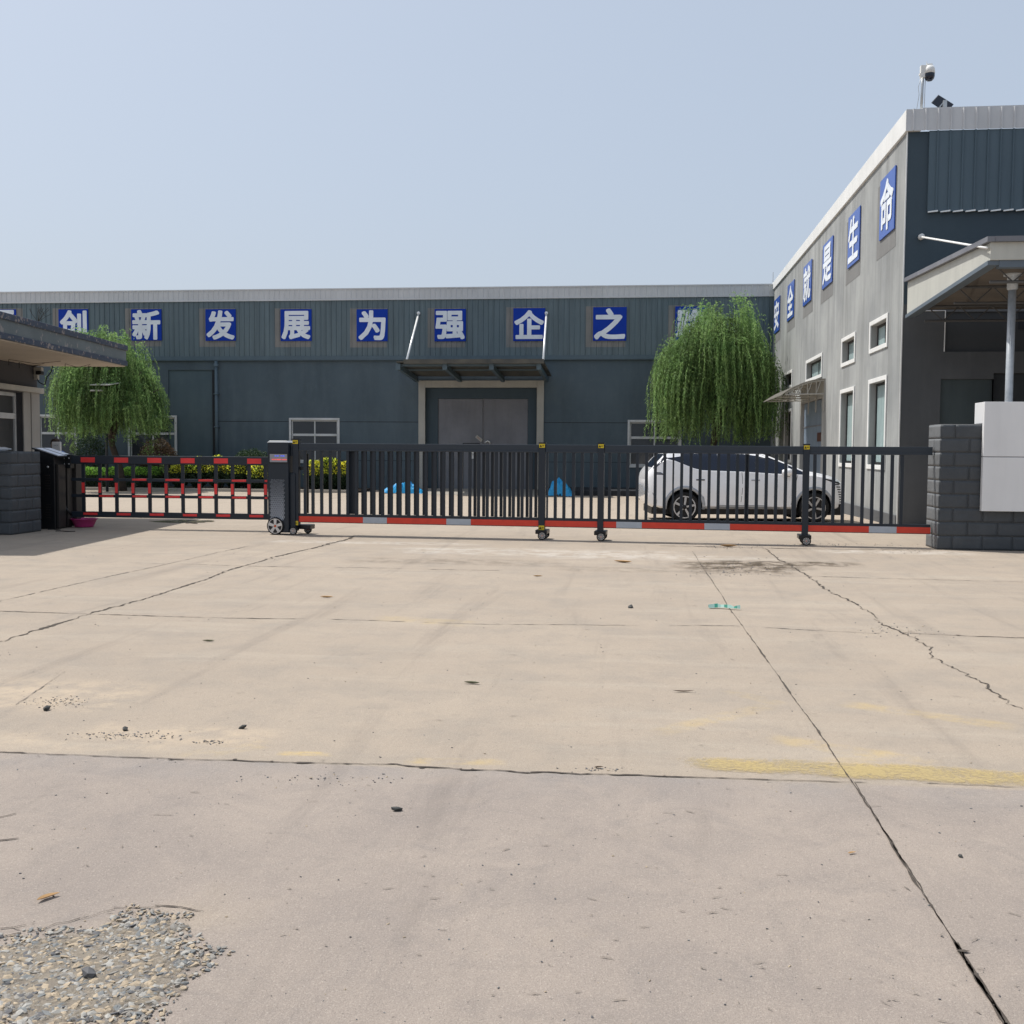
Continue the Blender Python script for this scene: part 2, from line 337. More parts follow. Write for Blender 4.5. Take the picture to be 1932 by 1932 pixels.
crack('slab_crack', [(1440, 1034), (1465, 1050), (1520, 1088), (1590, 1130), (1650, 1160)], .016, .08, CRK, 9, chips=.08)
crack('slab_crack', [(1650, 1160), (1700, 1192), (1760, 1240), (1850, 1290), (1932, 1338), (2100, 1440)], .010, .09, CRK, 10, gap=.12, chips=.16)
crack('slab_crack', [(1700, 1194), (1800, 1199), (1932, 1204), (2100, 1212)], .015, .03, CRK, 11, chips=.05)
crack('slab_crack', [(1450, 1086), (1700, 1092), (1932, 1099), (2100, 1105)], .015, .05, CRKL, 12, chips=.03)
crack('slab_crack', [(-100, 1157), (0, 1134), (290, 1070), (470, 1030)], .012, .03, CRKL, 13, gap=.1)
crack('slab_crack', [(244, 1062), (480, 1068), (942, 1077)], .014, .04, CRKL, 14, gap=.15)
crack('slab_crack', [(30, 1330), (80, 1295), (120, 1268)], .005, .02, CRKL, 15)
crack('slab_crack', [(-10, 1588), (35, 1584)], .006, .02, CRK, 16)
crack('slab_crack', [(-10, 1545), (30, 1536)], .004, .02, CRK, 17)
crack('gate_groove', [(1245, 1030), (1480, 1035), (1620, 1037), (1756, 1038)], .030, .02, CRK, 18, gap=.05, step=.1)
# worn yellow line
YL = mat('worn_yellow_paint', (.54, .41, .17), (.48, .38, .19), .85, ns=3, speck=.35, sps=140)
def yellow_mask(M_, ns_=38):
    nt = M_.node_tree; L = nt.links.new; out = [n for n in nt.nodes if n.type == 'OUTPUT_MATERIAL'][0]; b = [n for n in nt.nodes if n.type == 'BSDF_PRINCIPLED'][0]
    g = _n(nt, 'ShaderNodeNewGeometry'); t = _n(nt, 'ShaderNodeBsdfTransparent'); ms = _n(nt, 'ShaderNodeMixShader')
    n1 = _n(nt, 'ShaderNodeTexNoise'); n1.inputs['Scale'].default_value = ns_; n1.inputs['Detail'].default_value = 7; n1.inputs['Roughness'].default_value = .75
    n2 = _n(nt, 'ShaderNodeTexNoise'); n2.inputs['Scale'].default_value = 2.2; n2.inputs['Detail'].default_value = 3
    at = _n(nt, 'ShaderNodeAttribute', attribute_name='fade')
    L(g.outputs[0], n1.inputs[0]); L(g.outputs[0], n2.inputs[0])
    a = _n(nt, 'ShaderNodeMath', operation='ADD'); L(n1.outputs[0], a.inputs[0]); L(n2.outputs[0], a.inputs[1])
    s = _n(nt, 'ShaderNodeMath', operation='MULTIPLY_ADD'); L(at.outputs['Fac'], s.inputs[0]); s.inputs[1].default_value = .62; L(a.outputs[0], s.inputs[2])
    r = _n(nt, 'ShaderNodeMapRange'); r.inputs[1].default_value = 1.27; r.inputs[2].default_value = 1.60; r.inputs[4].default_value = .72; L(s.outputs[0], r.inputs[0])
    L(r.outputs[0], ms.inputs[0]); L(t.outputs[0], ms.inputs[1]); L(b.outputs[0], ms.inputs[2]); L(ms.outputs[0], out.inputs[0])
yellow_mask(YL)
mb = MB(); fade = []; top = [(1180, 1428), (1300, 1432), (1480, 1435), (1611, 1444), (1760, 1447), (1932, 1460), (2100, 1472)]; bot = [(1180, 1446), (1300, 1450), (1480, 1461), (1611, 1469), (1760, 1476), (1932, 1487), (2100, 1497)]
rows = []
for i in range(len(top)-1):
    for k in range(12):
        t = k/12; rows.append((top[i][0]*(1-t)+top[i+1][0]*t, top[i][1]*(1-t)+top[i+1][1]*t, bot[i][1]*(1-t)+bot[i+1][1]*t))
for (x, y0, y1) in rows:
    a = at_z(x, y0-9, .004); b = at_z(x, y1+4, .004); fx = min(1, max(0, (x-1180)/170))*(.72+.28*min(1, max(0, (x-1400)/350)))
    for k in range(7):
        t = k/6; mb.v.append(a.lerp(b, t)); fade.append(fx*min(1, min(t, 1-t)*4.2))
for i in range(len(rows)-1):
    for k in range(6): a = i*7+k; mb.f.append((a, a+7, a+8, a+1)); mb.m.append(0)
o = struct(mb.build('yellow_line', YL, wn=False)); at_ = o.data.attributes.new('fade', 'FLOAT', 'POINT'); at_.data.foreach_set('value', fade)
# broken surface with exposed aggregate, near left
SANDM = mat('exposed_mortar', (.40, .345, .27), (.27, .235, .195), .95, ns=14, speck=.6, sps=110, bump=1, bs=60)
yellow_mask(SANDM, 16)
poly = [(-120, 1800), (0, 1783), (60, 1762), (150, 1738), (215, 1722), (300, 1710), (385, 1724), (405, 1758), (428, 1800), (398, 1850), (362, 1890), (300, 1925), (280, 1990), (-160, 1990)]
PW = [at_z(*p) for p in poly]
def inside(x, y, pw):
    c = False; j = len(pw)-1
    for i in range(len(pw)):
        if (pw[i].y > y) != (pw[j].y > y) and x < (pw[j].x-pw[i].x)*(y-pw[i].y)/(pw[j].y-pw[i].y)+pw[i].x: c = not c
        j = i
    return c
mb = MB(); x0 = min(p.x for p in PW); x1 = max(p.x for p in PW); y0 = min(p.y for p in PW); y1 = max(p.y for p in PW); st = .02; idx = {}
def pin(x, y):
    return inside(x+.14*noise.noise(V(x*5, y*5, 0))+.04*noise.noise(V(x*24, y*24, 0)), y+.14*noise.noise(V(x*5, y*5, 5))+.04*noise.noise(V(x*30, y*30, 5)), PW)
nx = int((x1-x0)/st)+2; ny = int((y1-y0)/st)+2
for j in range(ny):
    for i in range(nx):
        x = x0+i*st; y = y0+j*st
        if pin(x, y): idx[i, j] = len(mb.v); mb.v.append(V(x+random.uniform(-.006, .006), y+random.uniform(-.006, .006), .004+.006*abs(noise.noise(V(x*22, y*22, 1)))))
gf = []
for (i, j), a in idx.items():
    gf.append((a, min(1, sum(1 for dx, dy in ((5, 0), (-5, 0), (0, 5), (0, -5), (3, 3), (-3, -3), (3, -3), (-3, 3), (9, 0), (-9, 0), (0, 9), (0, -9)) if (i+dx, j+dy) in idx)/12)))
    q = [idx.get(k) for k in ((i+1, j), (i+1, j+1), (i, j+1))]
    if all(v is not None for v in q): mb.f.append((a, q[0], q[1], q[2])); mb.m.append(0)
o = struct(mb.build('broken_surface', SANDM, wn=False, smooth=True)); at_ = o.data.attributes.new('fade', 'FLOAT', 'POINT'); gv = [0.0]*len(mb.v)
for a, f_ in gf: gv[a] = f_**2.2
at_.data.foreach_set('value', gv)

STN = [mat('stone_'+n, c, tuple(v*.7 for v in c), .75, ns=30, speck=.3, sps=200) for n, c in (('slate', (.20, .21, .21)), ('pale', (.40, .385, .35)), ('dark', (.12, .12, .125)), ('tan', (.46, .37, .26)), ('mid', (.29, .27, .24)))]
def stone(mb, x, y, z, r, mi, rn, flat=.5):
    ico = [(0, 0, 1), (.89, 0, .45), (.28, .85, .45), (-.72, .53, .45), (-.72, -.53, .45), (.28, -.85, .45), (.72, .53, -.45), (-.28, .85, -.45), (-.89, 0, -.45), (-.28, -.85, -.45), (.72, -.53, -.45), (0, 0, -1)]
    fs = [(0, 1, 2), (0, 2, 3), (0, 3, 4), (0, 4, 5), (0, 5, 1), (1, 6, 2), (2, 7, 3), (3, 8, 4), (4, 9, 5), (5, 10, 1), (6, 7, 2), (7, 8, 3), (8, 9, 4), (9, 10, 5), (10, 6, 1), (11, 7, 6), (11, 8, 7), (11, 9, 8), (11, 10, 9), (11, 6, 10)]
    a = rn.uniform(0, PI); sx = rn.uniform(.8, 1.5); sy = rn.uniform(.5, .9); ca, sa = math.cos(a), math.sin(a); vs = []; tx = rn.uniform(-.35, .35); ty = rn.uniform(-.35, .35)
    for p in ico:
        k = rn.uniform(.72, 1.2); px, py, pz = p[0]*sx*k*r, p[1]*sy*k*r, p[2]*flat*k*r
        X_, Y_ = px*ca-py*sa, px*sa+py*ca; vs.append(V(x+X_, y+Y_, z+pz+tx*X_+ty*Y_))
    mb.add(vs, fs, mi)
mb = MB(); rn = random.Random(4); n = 0
tries = 0
while n < 3300:
    x = rn.uniform(x0, x1); y = rn.uniform(y0, y1)
    if not pin(x, y): continue
    dn = noise.noise(V(x*4, y*4, 3)); edge = sum(1 for q in ((.09, 0), (-.09, 0), (0, .09), (0, -.09)) if pin(x+q[0], y+q[1]))/4
    if rn.random() > edge**1.5*(.85+.6*dn)*1.3+.10: continue
    r = rn.choice((.004, .005, .007, .009, .011, .013, .017))*(.35+.65*edge); stone(mb, x, y, .004-r*.12, r, rn.choice((0, 1, 1, 2, 3, 3, 4, 4, 3)), rn, .42); n += 1
tag(mb.build('exposed_gravel', STN, wn=False), 'grey and tan stones bedded in the broken concrete at lower left', 'gravel', kind='stuff')
# scattered grit over the whole forecourt
mb = MB(); rn = random.Random(9)
for k in range(1100):
    px = rn.uniform(-40, 1980); py = 1035+900*rn.random()**1.4; p = at_z(px, py); r = rn.choice((.0012, .0018, .002, .0025, .004))*(1+p.y*.06)
    stone(mb, p.x, p.y, r*.3, r, rn.choice((0, 2, 2, 4, 3)), rn)
for (px, py, sx_, sy_, n) in ((240, 1388, 120, 8, 160), (110, 1325, 60, 12, 140), (400, 1400, 30, 5, 70), (1390, 1070, 80, 14, 260), (1530, 1028, 160, 3, 160), (1380, 1033, 60, 3, 90), (1720, 1040, 70, 6, 60), (1130, 1451, 60, 4, 40), (620, 1470, 160, 14, 60), (1400, 1080, 120, 10, 120), (1700, 1190, 90, 14, 110)):
    for k in range(n):
        x_, y_ = rn.gauss(px, sx_/2), rn.gauss(py, sy_/2)
        if y_ < 1000: continue
        p = at_z(x_, y_); r = rn.choice((.0015, .002, .003, .0045))*(1+p.y*.07); stone(mb, p.x, p.y, r*.3, r, rn.choice((2, 2, 0, 3)), rn)
tag(mb.build('scattered_grit', STN, wn=False), 'fine dark grit and crumbs scattered over the concrete forecourt', 'grit', kind='stuff')
NCK = mat('surface_nick', (.17, .145, .12), (.24, .205, .17), .95, ns=20)
mb = MB(); rn = random.Random(17)
for k in range(420):
    px, py = rn.uniform(-40, 1980), 1040+890*rn.random()**1.25
    if noise.noise(V(px*.004, py*.006, 3)) < rn.uniform(-.5, .35): continue
    p = at_z(px, py); L_ = rn.choice((.006, .010, .015, .03))*(1+p.y*.14); a = rn.gauss(0, .5); d = V(math.cos(a), math.sin(a), 0); q = V(-d.y, d.x, 0); w_ = .0012*(1+p.y*.16); bend = rn.uniform(-.3, .3); pr = None
    for i in range(5):
        t = i/4; c = p+d*L_*(t-.5)+q*(bend*L_*(t-.5)**2+rn.uniform(-1, 1)*w_*1.5); ww = w_*math.sin(PI*(.08+.84*t))*rn.uniform(.5, 1.8); c.z = .0045
        cur = (c+q*ww, c-q*ww)
        if pr: mb.quad(pr[0], cur[0], cur[1], pr[1])
        pr = cur
struct(mb.build('surface_nicks', NCK, None, wn=False))
for i, pts in enumerate(([(60, 1757), (150, 1733), (215, 1716), (300, 1704), (390, 1716)], [(205, 1735), (260, 1722), (330, 1730)], [(-20, 1778), (40, 1765), (90, 1757)], [(0, 1760), (50, 1752)])):
    crack('slab_crack', pts, .005, .045, CRK, 30+i, gap=.22, chips=.05)
# single stones and leaves
STD = mat('dark_pebble', (.035, .037, .035), (.06, .06, .055), .7, ns=40)
def pebble(px, py, r, label, m=STD):
    p = at_z(px, py); mb = MB(); stone(mb, p.x, p.y, r*.4, r, 0, random.Random(int(px)), .55)
    tag(mb.build('pebble', m), label, 'pebble', 'loose stones lying on the forecourt')
pebble(748, 1530, .022, 'largest loose dark stone, alone below the middle of the long crack')
pebble(458, 1375, .024, 'black stone left of centre, above the long crack')
pebble(236, 1378, .022, 'small dark stone between the sandy patches at left')
pebble(88, 1340, .030, 'dark stone at the edge of the sandy patch, far left')
pebble(1190, 1147, .030, 'tiny dark stone beyond the green wrapper, left of the straight joint')
pebble(1812, 1617, .013, 'small dark stone right of the straight joint, lower right')
pebble(168, 1843, .030, 'dark slate chip lying in the middle of the broken gravel', STN[2])
LFG = mat('dry_leaf_green', (.07, .08, .03), None, .7); LFB = mat('dry_leaf_tan', (.50, .31, .14), None, .7); LFD = mat('dry_leaf_brown', (.09, .055, .03), None, .7)
def leaf(px, py, L_, ang, m, label, wd=.28, curl=.25):
    p = at_z(px, py); mb = MB(); n = 8; d = V(math.cos(ang), math.sin(ang), 0); q = V(-d.y, d.x, 0); pr = None
    for i in range(n+1):
        t = i/n; wv = math.sin(PI*min(1, t*1.02))**.7*L_*wd/2; zz = .004+curl*L_*(4*(t-.5)**2)*.35; c = p+d*(t-.5)*L_+q*L_*.12*math.sin(t*3)
        cur = (V(c.x, c.y, zz)+q*wv+V(0, 0, wv*.7), V(c.x, c.y, zz), V(c.x, c.y, zz)-q*wv+V(0, 0, wv*.7))
        if pr: mb.quad(pr[0], cur[0], cur[1], pr[1]); mb.quad(pr[1], cur[1], cur[2], pr[2])
        pr = cur
    tag(mb.build('fallen_leaf', m, smooth=True), label, 'leaf', 'dry leaves lying on the forecourt')
leaf(92, 1697, .085, 1.0, LFB, 'tan curled leaf above the broken gravel at lower left')
leaf(393, 1211, .10, .1, LFG, 'dark green leaf in the left middle of the forecourt')
leaf(890, 1291, .11, -.1, LFG, 'dark leaf near the centre of the forecourt')
leaf(1290, 1307, .14, .1, LFD, 'brown twig-like leaf left of the straight joint', .12)
leaf(1130, 1450, .05, .4, LFD, 'small brown leaf touching the long crack right of centre')
leaf(1608, 1612, .04, .5, LFB, 'tiny orange leaf lying by the straight joint')
leaf(1175, 1062, .26, -.3, LFB, 'long tan leaf on the ground in front of the gate')
leaf(1015, 1028+60, .12, .3, LFB, 'small pale leaf far out in the middle of the forecourt')
leaf(1375, 1032, .3, .1, LFB, 'reddish dry leaf on the groove in front of the gate')
leaf(616, 1128, .14, .1, LFB, 'tan leaf lying on the left of the forecourt near the crack')
p = at_z(1368, 1149); mb = MB(); rn = random.Random(3); pr = None
for i in range(11):
    t = i/10; c = p+V(-.16+.30*t, .03*math.sin(t*5)-.02*t, 0); ww = .026*(1-.4*t)
    cur = [V(c.x, c.y+ww, .01+.02*rn.random()), V(c.x, c.y, .03+.02*rn.random()), V(c.x, c.y-ww, .008+.01*rn.random())]
    if pr: mb.quad(pr[0], cur[0], cur[1], pr[1], 0); mb.quad(pr[1], cur[1], cur[2], pr[2], 1 if i % 3 else 0)
    pr = cur
tag(mb.build('wrapper', [mat('green_film', (.03, .20, .14), (.05, .28, .21), .3, ns=30), mat('pale_film', (.35, .55, .48), None, .3)]), 'crumpled green plastic wrapper lying on the straight joint', 'litter')

# ------------------------------------------------------------------ factory at the back (plane Y = 45)
FY = 45.0
def fx(px): return at_y(px, 800, FY).x
def fz(py, px=966): return at_y(px, py, FY).z
JX = 5.325; XL = -46.0
Z_top = fz(543.5); Z_fas = fz(563.5); Z_cb = fz(671); Z_fl = fz(679.5); Z_g1 = fz(797); Z_g2 = fz(871)
Z_gr = gz(45)
fac = thing('factory_building', (fx(908), FY, Z_gr), 'long blue grey factory hall with corrugated upper wall behind the gate', 'building')
def clad(mb, x0, x1, z0, z1, y, sgn=-1, pitch=.223, d=.034, wr=.055, axis='x', phase=0, mi=0):
    """corrugated sheet facing sgn on axis; z0/z1 may be functions of the running coordinate"""
    f0 = z0 if callable(z0) else (lambda t: z0); f1 = z1 if callable(z1) else (lambda t: z1)
    pts = [(x0, 0)]; k = math.ceil((x0-phase)/pitch)
    while True:
        c = phase+k*pitch
        if c > x1: break
        if c-wr/2 > x0 and c+wr/2 < x1: pts += [(c-wr/2, 0), (c-wr/4, 1), (c+wr/4, 1), (c+wr/2, 0)]
        k += 1
    pts.append((x1, 0))
    def P(t, o, z): return V(t, y+sgn*o*d, z) if axis == 'x' else V(y+sgn*o*d, t, z)
    for a, b in zip(pts[:-1], pts[1:]): mb.quad(P(a[0], a[1], f0(a[0])), P(b[0], b[1], f0(b[0])), P(b[0], b[1], f1(b[0])), P(a[0], a[1], f1(a[0])), mi)
def wall_holes(mb, u0, u1, z0, z1, holes, P, depth, mi=0, mr=0, z1f=None):
    us = sorted({u0, u1, *[h[0] for h in holes], *[h[1] for h in holes]}); zs = sorted({z0, z1, *[h[2] for h in holes], *[h[3] for h in holes]})
    for a, b in zip(us[:-1], us[1:]):
        for c, d in zip(zs[:-1], zs[1:]):
            um, zm = (a+b)/2, (c+d)/2
            if any(h[0] < um < h[1] and h[2] < zm < h[3] for h in holes): continue
            ta = z1f(a) if z1f and d == z1 else d; tb = z1f(b) if z1f and d == z1 else d
            mb.quad(P(a, 0, c), P(b, 0, c), P(b, 0, tb), P(a, 0, ta), mi)
    for h in holes:
        a, b, c, d = h[:4]; dd = h[4] if len(h) > 4 else depth
        mb.quad(P(a, 0, c), P(a, dd, c), P(a, dd, d), P(a, 0, d), mr); mb.quad(P(b, 0, c), P(b, dd, c), P(b, dd, d), P(b, 0, d), mr)
        mb.quad(P(a, 0, d), P(a, dd, d), P(b, dd, d), P(b, 0, d), mr); mb.quad(P(a, 0, c), P(a, dd, c), P(b, dd, c), P(b, 0, c), mr)
PF = lambda u, d, z: V(u, FY+d, z)
Dl, Dr = fx(802.6), fx(1012.7); D_t = fz(731.4)
wins = [(fx(75), fx(141), fz(880), fz(789)), (fx(245), fx(330), fz(878), fz(790)), (fx(549.5), fx(637), fz(873), fz(794)), (fx(1188.5), fx(1282), fz(876), fz(795.5))]
blk = (fx(318), fx(402), Z_gr+.05, fz(697), .06)
mb = MB(); wall_holes(mb, XL, JX, Z_gr-.3, Z_cb, [w_ for w_ in wins]+[(Dl, Dr, Z_gr-.05, D_t, .35), blk], PF, .12)
mb.quad(PF(blk[0], .06, blk[2]), PF(blk[1], .06, blk[2]), PF(blk[1], .06, blk[3]), PF(blk[0], .06, blk[3]), 1)
mb.build('wall', [WALLB, WALLP], fac, wn=False)
# scored grooves
segs = [(XL, wins[0][0]), (wins[0][1], wins[1][0]), (wins[1][1], blk[0]), (blk[1]+.02, wins[2][0]-.05), (wins[2][1]+.05, fx(789)), (fx(1027), wins[3][0]-.05), (wins[3][1]+.05, JX)]
for a, b in segs:
    mb = MB(); mb.box(a, b, FY-.004, FY+.004, Z_g1-.012, Z_g1+.012); mb.build('upper_groove', BLACK, fac)
    if a > XL+.1: mb = MB(); mb.box(a, b, FY-.004, FY+.004, Z_g2-.010, Z_g2+.010); mb.build('lower_groove', BLACK, fac)
mb = MB(); clad(mb, XL, JX, Z_cb, Z_fas, FY-.06); mb.build('cladding', CLAD, fac, wn=False)
mb = MB(); mb.box(XL, JX, FY-.11, FY-.002, Z_fl, Z_cb); mb.box(XL, JX, FY-.125, FY-.11, Z_fl+.02, Z_fl+.05); mb.build('flashing', CLADD, fac)
mb = MB(); clad(mb, XL, JX, Z_fas, Z_top, FY-.10, d=.022); mb.box(XL, JX, FY-.13, FY-.10, Z_fas-.02, Z_fas+.05); mb.box(XL, JX, FY-.13, FY+.15, Z_top, Z_top+.05)
mb.build('parapet_fascia', FASC, fac, wn=False)
mb = MB(); mb.box(XL, JX+.0, FY+.36, FY+26, Z_gr-.3, Z_top-.4); mb.build('roof', FASC, fac)
# plinth / raised black kerb and ramp
mb = MB(); mb.box(fx(1027)+.02, JX-.05, 41.6, 44.98, Z_gr-.1, .015); mb.build('black_plinth', BLACK, fac, .02)
mb = MB(); a, b = fx(789), fx(1027)
mb.prism([(a, 44.98, -.3), (a, 44.98, -.10), (a, 41.2, Z_gr+.004), (a, 41.2, -.3)], (b-a, 0, 0)); mb.build('ramp', CONC, fac)
mb = MB(); mb.box(a-.35, a-.004, 42.8, 44.98, Z_gr-.1, .01); mb.build('black_plinth', BLACK, fac, .02)
# big door
ol, orr, ot = fx(790), fx(1026), fz(718)
mb = MB(); mb.box(ol, Dl, FY-.07, FY-.003, Z_gr, ot); mb.box(Dr, orr, FY-.07, FY-.003, Z_gr, ot); mb.box(Dl, Dr, FY-.07, FY-.003, D_t, ot); mb.build('door_surround', CREAM, fac, .01)
dl, dr, dc, dt = fx(824.4), fx(995), fx(910), fz(751.6)
mb = MB(); mb.box(Dl-.01, dl, FY+.22, FY+.34, Z_gr-.1, D_t-.01); mb.box(dr, Dr+.01, FY+.22, FY+.34, Z_gr-.1, D_t-.01); mb.box(dl, dr, FY+.22, FY+.34, dt, D_t-.01); mb.build('door_header', DARKB, fac)
for s, (a, b) in enumerate(((dl+.01, dc-.02), (dc+.02, dr-.01))):
    mb = MB(); mb.box(a, b, FY+.26, FY+.32, Z_gr+.06, dt-.02); mb.box(a, b, FY+.25, FY+.26, Z_gr+.06, Z_gr+.16)
    o = mb.build('door_leaf', DOORG, fac, .004)
    if s == 0:
        mb = MB(); x_, x2 = fx(872), fx(903); z_ = fz(837)
        mb.bar((x_, FY+.25, z_), (x2, FY+.25, z_), .02, .03); mb.bar((x_, FY+.25, z_), (x_, FY+.25, z_-1.9), .02, .03); mb.bar((x2, FY+.25, z_), (x2, FY+.25, z_-1.9), .02, .03); mb.build('wicket_frame', BLACK, o)
        mb = MB(); mb.box(fx(887), fx(896), FY+.235, FY+.25, fz(866), fz(853)); mb.build('notice_plate', WHITE, o)
        c = V(fx(891.5), FY+.232, fz(858)); glyph('工厂', c, V(1, 0, 0), V(0, 0, 1), V(0, -1, 0), (.15, .07), 'notice_text', BLK, o, .01, 4)
        mb = MB(); p1, p2 = V(fx(897), FY+.22, fz(823)), V(fx(908), FY+.20, fz(832)); mb.bar(p1, p2, .02, .13, V(0, -1, 0).cross((p2-p1).normalized())); mb.build('hanging_tag', CREAM, o)
        glyph('外来勿入', (p1+p2)/2+V(0, -.02, 0), (p2-p1).normalized(), V(0, 0, 1), V(0, -1, 0), (.2, .05), 'tag_text', HUBR, o, .01, 3)
    else:
        mb = MB(); mb.tube([(fx(914), FY+.24, fz(835)), (fx(919), FY+.16, fz(832)), (fx(923), FY+.16, fz(834)), (fx(923), FY+.24, fz(838))], .03, 8); mb.build('handle', WHITE, o, smooth=True)
# entrance canopy
cy0 = 41.3; zf0 = at_y(751, 692, cy0).z; zb0 = at_y(788, 718, FY).z
mb = MB()
xL_, xR_ = at_y(788, 718, FY).x-.05, at_y(1032, 718, FY).x+.05
def cz(y): return zb0+(zf0-zb0)*(FY-y)/(FY-cy0)
mb.hexa([(xL_, cy0-.15, cz(cy0)+.16), (xR_+.15, cy0-.15, cz(cy0)+.16), (xR_+.15, FY-.13, zb0+.16), (xL_, FY-.13, zb0+.16), (xL_, cy0-.15, cz(cy0)+.20), (xR_+.15, cy0-.15, cz(cy0)+.20), (xR_+.15, FY-.13, zb0+.20), (xL_, FY-.13, zb0+.20)])
mb.box(xL_+.3, xR_+.15, cy0-.20, cy0-.14, cz(cy0)+.10, cz(cy0)+.27); mb.build('canopy_roof', mat('rusty_sheet', (.05, .052, .05), (.12, .11, .085), .5, ns=2, streak=.4, sc_=(.6, 5, 5)), fac)
for px in (788, 869, 950, 1032):
    x_ = at_y(px, 718, FY).x; mb = MB(); mb.bar((x_, cy0, cz(cy0)), (x_, FY-.13, zb0+.02), .14, .2); mb.box(x_-.09, x_+.09, cy0-.06, cy0, cz(cy0)-.12, cz(cy0)+.12); mb.build('canopy_beam', CLADD, fac, .008)
mb = MB(); mb.bar((xL_, cy0+.1, cz(cy0)+.06), (xR_, cy0+.1, cz(cy0)+.06), .06, .08); mb.bar((xL_, cy0+1.5, cz(cy0+1.5)+.1), (xR_, cy0+1.5, cz(cy0+1.5)+.1), .05, .06); mb.build('canopy_purlin', CLADD, fac)
for (px, py, qx, qy) in ((790, 591, 767, 681), (1031, 591, 1025, 679)):
    a = at_y(px, py, FY-.1); b = at_y(qx, qy, cy0+.1); mb = MB(); mb.tube([a, b], .042, 10); mb.lathe(a, V(0, -1, 0), [(.07, -.0), (.07, .05), (0, .05)], 10); mb.build('tie_rod', SHINY, fac, smooth=True)
# windows
def window_y(w_, parent, y=FY, rows=.36, cols=2, sill=True, sealed=False):
    a, b, c, d = w_; e = .10
    mb = MB(); mb.box(a-e*.9, a, y-.035, y+.02, c-e*.9, d+e*.9); mb.box(b, b+e*.9, y-.035, y+.02, c-e*.9, d+e*.9); mb.box(a, b, y-.035, y+.02, d, d+e*.9); mb.box(a, b, y-.045, y+.02, c-e*.9, c)
    win = mb.build('window', PLAST, parent, .006)
    mb = MB(); t = .055; ys0, ys1 = y+.05, y+.10; zm = d-(d-c)*rows
    mb.box(a, a+t, ys0, ys1, c, d); mb.box(b-t, b, ys0, ys1, c, d); mb.box(a+t, b-t, ys0, ys1, d-t, d); mb.box(a+t, b-t, ys0, ys1, c, c+t); mb.box(a+t, b-t, ys0-.01, ys1, zm-t*.9, zm+t*.9)
    for i in range(1, cols): x_ = a+(b-a)*i/cols; mb.box(x_-t*.5, x_+t*.5, ys0+.004, ys1, c+t, zm-t*.9); mb.box(x_-t*.5, x_+t*.5, ys0+.004, ys1, zm+t*.9, d-t)
    mb.build('sash', PLAST, win, .004)
    mb = MB(); mb.box(a+.01, b-.01, y+.075, y+.085, c+.01, d-.01); mb.build('pane', GLASS, win); return win
for w_ in wins: window_y(w_, fac)
# downpipe
x_ = fx(411); mb = MB(); mb.tube([(x_, FY-.14, Z_fl-.02), (x_, FY-.14, Z_gr)], .07, 10); mb.lathe((x_, FY-.14, Z_fl-.25), V(0, 0, 1), [(.10, 0), (.10, .12), (.07, .13)], 10)
for zz in (1, 2.4, 3.8): mb.box(x_-.09, x_+.09, FY-.22, FY, zz, zz+.05)
mb.build('downpipe', CLADD, fac, smooth=True)
mb = MB(); x_ = fx(404.5); mb.box(x_-.07, x_+.04, FY-.03, FY-.001, Z_gr, fz(697)); mb.build('pilaster', BLACK, fac)
# character signs on the cladding
signs = [(-28, 31, 584, 643, '开', 'leftmost blue panel with a white character, cut by the frame edge'), (111, 167, 583.5, 643, '创', 'blue panel reading 创, partly behind the guardhouse roof'), (248, 305, 583.5, 642.5, '新', 'blue panel reading 新 above the left willow'),
         (388, 445, 583.5, 643, '发', 'blue panel reading 发 over the downpipe'), (529.5, 588, 583.5, 643.5, '展', 'blue panel reading 展 over the white window left of the big door'), (673, 731.5, 583.5, 644, '为', 'blue panel reading 为 left of the left canopy rod'),
         (820, 879, 583, 644, '强', 'blue panel reading 强 over the left half of the big door'), (968.5, 1028.5, 581.5, 643.5, '企', 'blue panel reading 企 beside the right canopy rod'), (1119, 1182, 579.5, 643, '之', 'blue panel reading 之 right of the door canopy'),
         (1273.5, 1335, 578, 643, '路', 'blue panel reading 路 half hidden by the right willow')]
for (a, b, t, u, ch, lab) in signs:
    x0_, x1_ = at_y(a, 610, FY-.1).x, at_y(b, 610, FY-.1).x; z0_, z1_ = at_y((a+b)/2, u, FY-.1).z, at_y((a+b)/2, t, FY-.1).z; s = x1_-x0_
    mb = MB(); clad(mb, x0_-.30*(1 if a > 0 else -1), x1_-.04*(1 if a > 0 else -7), z0_-.25, z1_+.05, FY-.0655); mb.build('faded_patch', GHOST, fac, wn=False)
    t_ = thing('character_sign', ((x0_+x1_)/2, FY-.1, z0_), lab, 'sign', 'blue character panels on the factory wall')
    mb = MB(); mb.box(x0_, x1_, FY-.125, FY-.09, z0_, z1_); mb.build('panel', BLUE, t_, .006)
    glyph(ch, V((x0_+x1_)/2, FY-.128, (z0_+z1_)/2), V(1, 0, 0), V(0, 0, 1), V(0, -1, 0), s*.87, 'character', LETT, t_, .034, 12)

